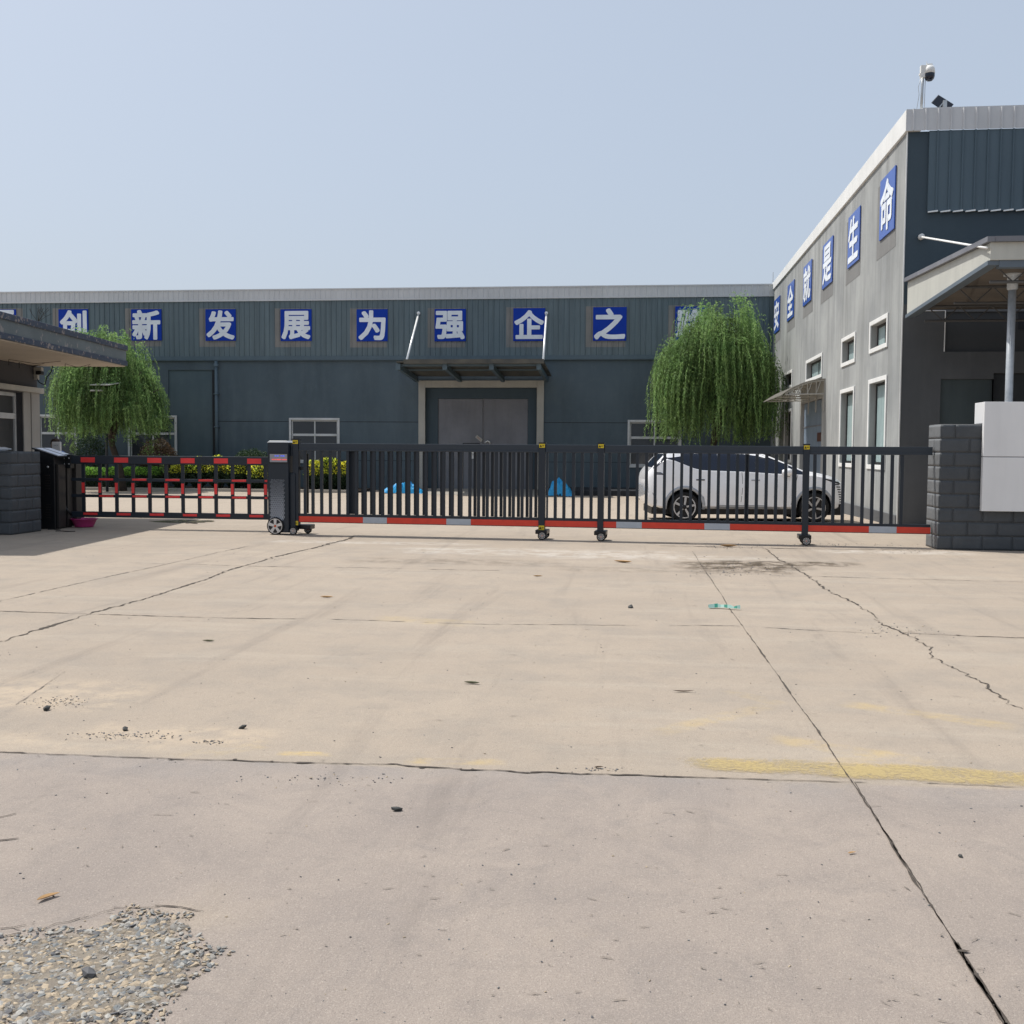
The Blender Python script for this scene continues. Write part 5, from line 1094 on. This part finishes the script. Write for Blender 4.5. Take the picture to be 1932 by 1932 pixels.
# windscreen and rear glass on top surface
def top_patch(name, p0, p1, wf=.80, m=CARG):
    mb = MB(); n_ = 6
    for i in range(n_+1):
        p = p0+(p1-p0)*i/n_; s = sec(p); zt = s[-1][1]; w_ = s[9][0]*wf/.86*.95
        for j in range(9):
            y = -w_+2*w_*j/8; z = zt+.010-(.010 if abs(y) > w_*.8 else 0); mb.v.append(CF(cx(p), y, z))
    for i in range(n_):
        for j in range(8): q = i*9+j; mb.f.append((q, q+1, q+10, q+9)); mb.m.append(0)
    mb.build(name, m, car, smooth=True, wn=False)
top_patch('windscreen', 1445, 1516); top_patch('rear_window', 1222, 1250); top_patch('sunroof', 1280, 1400, .7)
mb = MB(); mb.fbox(CF, cx(1222), cx(1590), -.72, .72, .16, .40); mb.build('underbody', CARK, car)

# ------------------------------------------------------------------ vegetation
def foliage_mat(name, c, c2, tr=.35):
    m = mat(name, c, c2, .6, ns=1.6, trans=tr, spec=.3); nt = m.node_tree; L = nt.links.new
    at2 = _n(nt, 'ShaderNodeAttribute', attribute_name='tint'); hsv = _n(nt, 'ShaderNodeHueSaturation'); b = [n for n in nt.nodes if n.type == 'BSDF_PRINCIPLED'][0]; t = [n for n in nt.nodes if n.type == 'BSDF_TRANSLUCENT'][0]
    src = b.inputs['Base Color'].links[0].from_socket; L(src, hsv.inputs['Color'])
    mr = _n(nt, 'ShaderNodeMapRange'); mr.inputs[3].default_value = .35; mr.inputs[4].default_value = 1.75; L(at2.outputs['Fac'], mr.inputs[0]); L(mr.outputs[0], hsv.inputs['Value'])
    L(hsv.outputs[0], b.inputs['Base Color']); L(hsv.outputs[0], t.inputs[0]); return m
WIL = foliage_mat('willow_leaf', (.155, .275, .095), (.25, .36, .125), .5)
def leaves_mesh(name, C, D, Ln, Wd, tint, m, parent):
    """C centres, D directions, arrays; one kite shaped leaf each"""
    n = len(C); C = np.array(C); D = np.array(D); D /= np.linalg.norm(D, axis=1)[:, None]+1e-9
    r = RND.randn(n, 3); S = np.cross(D, r); S /= np.linalg.norm(S, axis=1)[:, None]+1e-9
    Ln = np.array(Ln)[:, None]; Wd = np.array(Wd)[:, None]; base = V(0, 0, 0); q = parent
    while q is not None: base = base+q.location; q = q.parent
    C = C-np.array(base); vs = np.stack([C-D*Ln/2, C+S*Wd/2-D*Ln*.05, C+D*Ln/2, C-S*Wd/2-D*Ln*.05], 1).reshape(-1, 3)
    me = bpy.data.meshes.new(name); me.vertices.add(4*n); me.vertices.foreach_set('co', vs.ravel()); me.loops.add(4*n); me.loops.foreach_set('vertex_index', np.arange(4*n)); me.polygons.add(n)
    me.polygons.foreach_set('loop_start', np.arange(n)*4); me.polygons.foreach_set('loop_total', np.full(n, 4)); me.update()
    a = me.attributes.new('tint', 'FLOAT', 'POINT'); a.data.foreach_set('value', np.repeat(np.array(tint), 4)); me.materials.append(m)
    o = bpy.data.objects.new(name, me); COL.objects.link(o); o.parent = parent; return o
def willow(base, R, ztp, zlo, label, seed, lean=0, trunkh=2.6, nb=15, prof=1.0, low=lambda a: 0, skew=0):
    rn = random.Random(seed); t_ = thing('willow_tree', base, label, 'tree', 'weeping willows in front of the factory')
    top_ = V(base.x+lean, base.y, base.z+trunkh)
    mb = MB(); mb.tube([base, base.lerp(top_, .35)+V(.06, 0, 0), base.lerp(top_, .7)-V(.05, 0, 0), top_], [.17, .14, .12, .10], 10); mb.build('trunk', BARK, t_, smooth=True)
    mb = MB(); limbs = []
    for k in range(nb):
        a = 2*PI*k/nb*1.0+rn.uniform(-.25, .25); rr = R*rn.uniform(.25, .80); hh = ztp-rn.uniform(.1, .35)*(ztp-zlo)*(rr/R)**1.2*1.3-.35-abs(skew)*max(0, math.cos(a)*rr*(1 if skew > 0 else -1))*1.2
        s_ = base.lerp(top_, rn.uniform(.7, 1)); e_ = V(base.x+math.cos(a)*rr, base.y+math.sin(a)*rr, hh); m1 = s_.lerp(e_, .5)+V(-math.cos(a)*rr*.22, -math.sin(a)*rr*.22, .25)
        pts = [s_*(1-t)**2+m1*2*t*(1-t)+e_*t*t for t in [i/8 for i in range(9)]]; mb.tube(pts, [.07-.055*i/8 for i in range(9)], 6); limbs.append((pts, a, rr))
    mb.build('branch', BARK, t_, smooth=True)
    Cs, Ds, Ls, Ws, Ts = [], [], [], [], []
    clumps = []
    for k in range(340):
        a = rn.uniform(0, 2*PI); u = rn.random()**.55; rr = R*.90*u*(1+.10*math.sin(3*a+seed)+.07*math.sin(7*a)); hh = zlo+(ztp-zlo)*(1-prof*.42*u**2.3+.07*noise.noise(V(a*2.2, u*3, seed)))-rn.uniform(0, .45)-(rn.random()**1.5)*2.6*(1 if rn.random() < .6 else 0)
        hh -= abs(skew)*max(-.3*R, math.cos(a)*rr*(1 if skew > 0 else -1))
        if noise.noise(V(math.cos(a)*u*2.6+seed, math.sin(a)*u*2.6, hh*.9)) < -.09: continue
        clumps.append((a, rr, hh, rn.random()))
    for k in range(14):
        a = rn.uniform(0, 2*PI); rr = R*rn.uniform(.1, .7); clumps.append((a, rr, ztp-rn.uniform(-.3, .45)-abs(skew)*max(0, math.cos(a)*rr*(1 if skew > 0 else -1)), .9))
    for (a, rr, hh, tn) in clumps:
        for s in range(rn.randint(8, 13)):
            aa = a+rn.gauss(0, .06); x = base.x+lean*.6+math.cos(aa)*rr+rn.gauss(0, .09); y = base.y+math.sin(aa)*rr*.95+rn.gauss(0, .09); z = hh+rn.gauss(0, .10)
            zend = zlo+low(x-base.x)+rn.random()**1.2*1.3; Lg = min(z-zend, rn.uniform(1.0, 3.6))
            if Lg < .3: Lg = .3
            outx, outy = math.cos(aa), math.sin(aa); arch = rn.uniform(.12, .42) if rn.random() < .7 else rn.uniform(.4, .85); n_ = max(4, int(Lg/.052)); wob = rn.uniform(0, 6); tt = tn*.6+rn.random()*.4
            sway = rn.gauss(0, .05)
            for i in range(n_):
                s1 = i/n_*Lg; g_ = 1-math.exp(-s1*4.5); px_ = x+outx*arch*g_+.03*math.sin(s1*3+wob)+sway*s1; py_ = y+outy*arch*g_+.03*math.cos(s1*2.6+wob); pz_ = z+.16*math.sin(min(1, s1*3.5)*PI)*(arch/.4)-s1
                for h_ in range(2):
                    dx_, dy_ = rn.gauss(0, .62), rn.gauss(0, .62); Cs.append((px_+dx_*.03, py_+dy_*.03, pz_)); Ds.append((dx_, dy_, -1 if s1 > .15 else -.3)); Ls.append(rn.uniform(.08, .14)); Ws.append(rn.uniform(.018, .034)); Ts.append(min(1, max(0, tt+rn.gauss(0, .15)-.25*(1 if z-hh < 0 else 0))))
    leaves_mesh('crown', Cs, Ds, Ls, Ws, Ts, WIL, t_); return len(Cs)
TY = 41.2; bR = at_y(1347, 900, TY); bR.z = -.2
zt_ = at_y(1347, 584, TY).z; zl_ = at_y(1347, 846, TY).z
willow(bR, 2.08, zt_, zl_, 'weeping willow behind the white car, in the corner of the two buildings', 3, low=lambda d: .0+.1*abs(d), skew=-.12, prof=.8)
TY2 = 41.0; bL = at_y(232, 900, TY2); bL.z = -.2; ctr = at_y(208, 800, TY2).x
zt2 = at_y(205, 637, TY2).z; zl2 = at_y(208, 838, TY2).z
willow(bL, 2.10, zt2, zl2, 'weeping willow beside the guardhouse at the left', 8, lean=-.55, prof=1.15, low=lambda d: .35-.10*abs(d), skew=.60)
# hedge bed with kerb
KY = 41.5
bed0, bed1 = at_y(-60, 930, KY).x, at_y(668, 930, KY).x
mb = MB(); mb.box(bed0, bed1, KY, KY+.12, -.3, -.08); tag(mb.build('kerb', CONC, None, .015), None, None); bpy.data.objects[-1] if False else None
kerb = [o for o in COL.objects if o.name == 'kerb'][0]; struct(kerb)
mb = MB(); mb.box(bed0, bed1, KY+.125, 44.95, -.3, -.12); struct(mb.build('planting_soil', mat('soil', (.05, .038, .028), None, .95, ns=4, bump=.5)))
HG = foliage_mat('sunlit_hedge_leaf', (.22, .46, .06), (.28, .52, .08), .4); YG = foliage_mat('golden_leaf', (.95, .82, .08), (.45, .60, .07), .35); DG = foliage_mat('dark_shrub_leaf', (.022, .045, .018), (.03, .055, .02), .2); BR = foliage_mat('bronze_leaf', (.10, .055, .03), (.06, .05, .025), .2)
def blob(name, c, rx, ry, h, m, label, n, L_=.06, W_=.035, seed=0, cat='shrub', flat=False, group=None, m2=None, thr=.62, twig=True):
    rn = random.Random(seed); t_ = thing(name, V(c.x, c.y, c.z), label, cat, group)
    mb = MB()
    for k in range(5 if rx < 2 else 24):
        x_ = c.x+rn.uniform(-.5, .5)*rx*(1 if rx < 2 else 1.8); y_ = c.y+rn.uniform(-.3, .3)*ry; mb.tube([V(x_, y_, c.z), V(x_+rn.gauss(0, .06), y_, c.z+h*.7)], [.02, .008], 5)
    mb.build('stem', BARK, t_)
    for part, mm in (('foliage', m), ('top_foliage', m2)):
        if mm is None: continue
        Cs, Ds, Ls, Ws, Ts = [], [], [], [], []
        N_ = n if part == 'foliage' else n//2
        while len(Cs) < N_:
            u, v, w_ = rn.uniform(-1, 1), rn.uniform(-1, 1), rn.random()
            if part != 'foliage': w_ = thr+(1-thr)*rn.random()
            if flat: ok = True; lump = .10*noise.noise(V(u*rx*2, v*ry*2, seed)); z = w_*(h+lump)
            else:
                r2 = u*u+v*v+(w_*2-1)**2*1.0 if h > rx*1.5 else u*u+v*v+w_*w_; lump = .25*noise.noise(V(u*3, v*3, w_*3+seed)); ok = .25 < r2 < 1+lump; z = w_*h
            if not ok: continue
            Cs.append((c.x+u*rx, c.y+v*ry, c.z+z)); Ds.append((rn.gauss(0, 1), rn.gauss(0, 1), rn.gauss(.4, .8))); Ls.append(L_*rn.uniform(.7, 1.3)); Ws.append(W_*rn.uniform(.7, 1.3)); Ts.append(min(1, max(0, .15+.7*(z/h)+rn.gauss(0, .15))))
        leaves_mesh(part, Cs, Ds, Ls, Ws, Ts, mm, t_)
def gx(px, y=43): return at_y(px, 900, y).x
HT = at_y(200, 881, 42.2).z+.12
blob('hedge', V((gx(60)+gx(318))/2, 42.2, -.12), (gx(318)-gx(60))/2, .42, HT, DG, 'low clipped green hedge under the left willow', 22000, .05, .03, 1, 'hedge', True, m2=HG, thr=.62)  # sunlight on the hedge top is put into its brighter leaf colour
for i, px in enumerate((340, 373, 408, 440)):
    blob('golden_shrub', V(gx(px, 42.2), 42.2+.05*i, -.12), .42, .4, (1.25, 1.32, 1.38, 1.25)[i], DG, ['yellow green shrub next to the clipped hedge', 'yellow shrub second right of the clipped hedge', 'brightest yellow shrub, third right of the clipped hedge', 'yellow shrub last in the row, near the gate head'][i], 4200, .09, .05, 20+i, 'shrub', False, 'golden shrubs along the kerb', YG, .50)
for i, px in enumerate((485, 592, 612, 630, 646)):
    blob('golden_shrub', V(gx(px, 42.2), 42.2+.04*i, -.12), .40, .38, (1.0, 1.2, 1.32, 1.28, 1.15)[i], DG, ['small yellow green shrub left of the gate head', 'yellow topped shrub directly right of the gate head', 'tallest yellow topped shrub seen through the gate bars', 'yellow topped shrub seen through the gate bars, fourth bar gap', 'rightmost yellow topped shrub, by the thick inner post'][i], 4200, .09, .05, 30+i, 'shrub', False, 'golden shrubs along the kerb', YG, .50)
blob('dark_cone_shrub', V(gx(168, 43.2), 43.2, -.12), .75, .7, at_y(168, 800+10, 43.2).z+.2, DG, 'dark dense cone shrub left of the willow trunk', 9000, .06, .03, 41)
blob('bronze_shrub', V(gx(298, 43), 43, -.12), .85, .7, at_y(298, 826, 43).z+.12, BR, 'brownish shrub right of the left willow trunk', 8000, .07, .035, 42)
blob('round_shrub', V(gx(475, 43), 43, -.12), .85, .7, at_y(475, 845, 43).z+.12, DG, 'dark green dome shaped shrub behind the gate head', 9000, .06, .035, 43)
# street lamp behind the left willow
lp = at_y(202, 900, 40.3); t_ = thing('solar_lamp', V(lp.x, lp.y, -.2), 'solar street lamp with a flat pale panel by the left willow', 'street lamp')
zt3 = at_y(202, 735, 40.3).z
mb = MB(); mb.tube([V(lp.x, lp.y, -.2), V(lp.x, lp.y, zt3)], .055, 10); mb.build('pole', GATE, t_, smooth=True)
a_, b_ = at_y(169, 727, 39.3), at_y(206, 727, 39.3); mb = MB(); mb.hexa([a_, b_, b_+V(.12, .7, .12), a_+V(.18, .7, .12), a_+V(0, 0, .03), b_+V(0, 0, .03), b_+V(.12, .7, .15), a_+V(.18, .7, .15)]); mb.build('lamp_panel', mat('pale_panel', (.5, .5, .45), None, .4), t_)
mb = MB(); mb.bar(V(lp.x, lp.y, zt3-.05), V(lp.x-.1, lp.y-.5, zt3+.12), .06, .05); c_ = at_y(196, 742, 39.6); mb.bar(V(lp.x, lp.y, zt3-.25), c_, .05, .05); mb.build('arm', STEEL, t_)
mb = MB(); c_ = at_y(178, 737, 39.3); mb.box(c_.x-.12, c_.x+.3, c_.y-.1, c_.y+.1, c_.z-.03, c_.z+.03); mb.build('lamp_head', CREAM, t_, .01)
# blue tarps either side of the door
TARP = mat('blue_tarpaulin', (.03, .38, .70), (.02, .27, .58), .45, ns=3, bump=.6, bs=7)
def tarp(px0, px1, y, h, label, seed, peak=.5):
    a, b = at_y(px0, 930, y).x, at_y(px1, 930, y).x; mb = MB(); nu, nv = 48, 18; rn = random.Random(seed)
    for j in range(nv+1):
        for i in range(nu+1):
            u, v = i/nu, j/nv; prof_ = math.sin(PI*min(1, max(0, u)))**.55*(1-.35*abs(u-peak)/max(peak, 1-peak)*1.4)
            r = math.sin(PI*v); f = noise.noise(V(u*5+seed, v*4, 0))*.14+abs(noise.noise(V(u*11, v*9, seed)))*.22-abs(noise.noise(V(u*23, v*17, seed)))*.10
            mb.v.append(V(a+(b-a)*u, y+.5*(v-.5)*1.6*(1), -.19+max(0, h*prof_*r**.45+f*prof_)))
    for j in range(nv):
        for i in range(nu): q = j*(nu+1)+i; mb.f.append((q, q+1, q+nu+2, q+nu+1)); mb.m.append(0)
    tag(mb.build('tarpaulin', TARP, wn=False), label, 'tarpaulin', 'blue tarpaulins on the ground beside the big door')
tarp(720, 800, 41.9, .42, 'low crumpled blue tarpaulin left of the big door', 3, .6)
tarp(1034, 1082, 41.0, .72, 'taller crumpled blue tarpaulin right of the big door', 5, .12)

# ------------------------------------------------------------------ person behind the cabinet
PB = at_y(104, 850, CY1+.75); PB = V(PB.x, PB.y, 0); SKIN = mat('skin', (.42, .25, .17), None, .6); HAIR = mat('brown_hair', (.03, .018, .012), (.06, .035, .022), .7, ns=30, bump=.8, bs=60); SHIRT = mat('blue_shirt', (.10, .18, .42), (.08, .14, .36), .85, ns=5); TROU = mat('dark_trousers', (.03, .032, .04), None, .85)
ph_ = at_y(104, 828, PB.y).z; k_ = ph_/1.70
per = thing('person', PB, 'person in a blue shirt standing behind the barrier cabinet, face behind a white tablet', 'person')
def skin(name, V_, E_, R_, m, sub=2, root=0):
    me = bpy.data.meshes.new(name); me.from_pydata([v*k_ for v in V_], E_, []); o = bpy.data.objects.new(name, me); COL.objects.link(o)
    s = o.modifiers.new('skin', 'SKIN')
    for i, r in enumerate(R_):
        r = r if isinstance(r, tuple) else (r, r); me.skin_vertices[0].data[i].radius = (r[0]*k_, r[1]*k_); me.skin_vertices[0].data[i].use_root = i == root
    s.use_smooth_shade = True; o.modifiers.new('sub', 'SUBSURF').levels = sub; o.modifiers['sub'].render_levels = sub
    dg = bpy.context.evaluated_depsgraph_get(); dg.update(); nm = bpy.data.meshes.new_from_object(o.evaluated_get(dg)); bpy.data.objects.remove(o); nm.materials.clear(); nm.materials.append(m)
    o = bpy.data.objects.new(name, nm); COL.objects.link(o); o.parent = per; return o
bv = [V(0, 0, .93), V(0, 0, 1.12), V(0, 0, 1.32), V(0, 0, 1.43), V(0, -.01, 1.50), V(0, -.02, 1.56), V(0, -.025, 1.63),
      V(.10, 0, .88), V(.11, -.02, .50), V(.12, .02, .09), V(.12, -.10, .03), V(-.10, 0, .88), V(-.11, -.02, .50), V(-.12, .02, .09), V(-.12, -.10, .03),
      V(.17, 0, 1.40), V(.22, -.02, 1.14), V(.14, -.20, 1.22), V(.08, -.26, 1.36), V(-.17, 0, 1.40), V(-.22, -.02, 1.14), V(-.14, -.20, 1.22), V(-.08, -.26, 1.36)]
be = [(0, 1), (1, 2), (2, 3), (3, 4), (4, 5), (5, 6), (0, 7), (7, 8), (8, 9), (9, 10), (0, 11), (11, 12), (12, 13), (13, 14), (3, 15), (15, 16), (16, 17), (17, 18), (3, 19), (19, 20), (20, 21), (21, 22)]
br = [(.15, .11), (.13, .10), (.15, .11), (.10, .08), .052, (.075, .09), (.065, .085), (.085, .09), .06, .042, .035, (.085, .09), .06, .042, .035, .055, .042, .035, .028, .055, .042, .035, .028]
skin('body', bv, be, br, SKIN)
skin('shirt', [V(0, 0, .95), V(0, 0, 1.15), V(0, 0, 1.32), V(0, 0, 1.42), V(.17, 0, 1.40), V(.21, -.01, 1.20), V(-.17, 0, 1.40), V(-.21, -.01, 1.20)], [(0, 1), (1, 2), (2, 3), (3, 4), (4, 5), (3, 6), (6, 7)], [(.175, .13), (.155, .12), (.17, .125), (.115, .09), .068, .058, .068, .058], SHIRT)
skin('trousers', [V(0, 0, .95), V(.10, 0, .87), V(.11, -.02, .50), V(.12, .02, .10), V(-.10, 0, .87), V(-.11, -.02, .50), V(-.12, .02, .10)], [(0, 1), (1, 2), (2, 3), (0, 4), (4, 5), (5, 6)], [(.17, .125), (.10, .105), .075, .06, (.10, .105), .075, .06], TROU)
mb = MB(); hc = PB+V(0, .012, 1.615)*k_; vs = []
mb.lathe(hc+V(0, .02, -.05)*k_, V(0, -.15, 1), [(.080*k_, 0), (.094*k_, .05*k_), (.088*k_, .10*k_), (.055*k_, .135*k_), (0, .148*k_)], 20); mb.build('hair', HAIR, per, smooth=True)
mb = MB()
for sd in (1, -1):
    e_ = PB+V(sd*.032, -.105, 1.615)*k_; mb.lathe(e_, V(0, -1, 0), [(.012, 0), (.010, .006), (0, .009)], 10)
mb.build('eyes', BLK, per, smooth=True)
mb = MB(); n_ = PB+V(0, -.10, 1.585)*k_; mb.add([n_+V(-.014, 0, -.02), n_+V(.014, 0, -.02), n_+V(0, -.028, -.016), n_+V(0, .0, .03)], [(0, 1, 2), (0, 2, 3), (1, 3, 2)]); mb.build('nose', SKIN, per)
mb = MB()
for sd in (1, -1):
    h_ = PB+V(sd*.075, -.285, 1.38)*k_
    for i in range(4): mb.tube([h_+V(sd*.005, 0, -.02+.02*i), h_+V(-sd*.03, -.03, -.015+.02*i), h_+V(-sd*.055, -.02, -.012+.018*i)], [.010, .009, .007], 6)
    mb.tube([h_+V(0, 0, -.03), h_+V(-sd*.02, .025, .0), h_+V(-sd*.045, .03, .015)], [.011, .010, .008], 6)
mb.build('fingers', SKIN, per, smooth=True)
# white tablet-like terminal held in front of the face
tb = at_y(106.5, 850, PB.y-.36); t_ = thing('white_terminal', V(tb.x, tb.y, tb.z-.15), 'white rectangular terminal box with a small dark screen above the cabinet', 'terminal')
a_, b_ = at_y(98.5, 850, tb.y).x, at_y(115, 850, tb.y).x; z0_, z1_ = at_y(106, 863.5, tb.y).z, at_y(106, 833.5, tb.y).z
mb = MB(); mb.box(a_, b_, tb.y-.02, tb.y+.03, z0_-.05, z1_); mb.build('case', mat('ivory_plastic', (.66, .63, .60), None, .4), t_, .012)
mb = MB(); m_ = (a_+b_)/2; mb.box(m_-.03, m_+.025, tb.y-.026, tb.y-.0205, z0_+.03, z0_+.11); mb.build('screen', BLK, t_, .003)
mb = MB(); mb.box(m_-.022, m_+.017, tb.y-.030, tb.y-.0265, z0_+.02, z0_+.085); mb.build('card_reader', WHITE, t_, .003)
glyph('人脸识别', V(m_, tb.y-.0215, z1_-.07), V(1, 0, 0), V(0, 0, 1), V(0, -1, 0), (.10, .018), 'label_text', DOORG, t_, .01, 2)
mb = MB(); mb.box(m_-.02, m_+.02, tb.y+.031, tb.y+.06, .0, z0_+.05); mb.build('stand', CABB, t_)
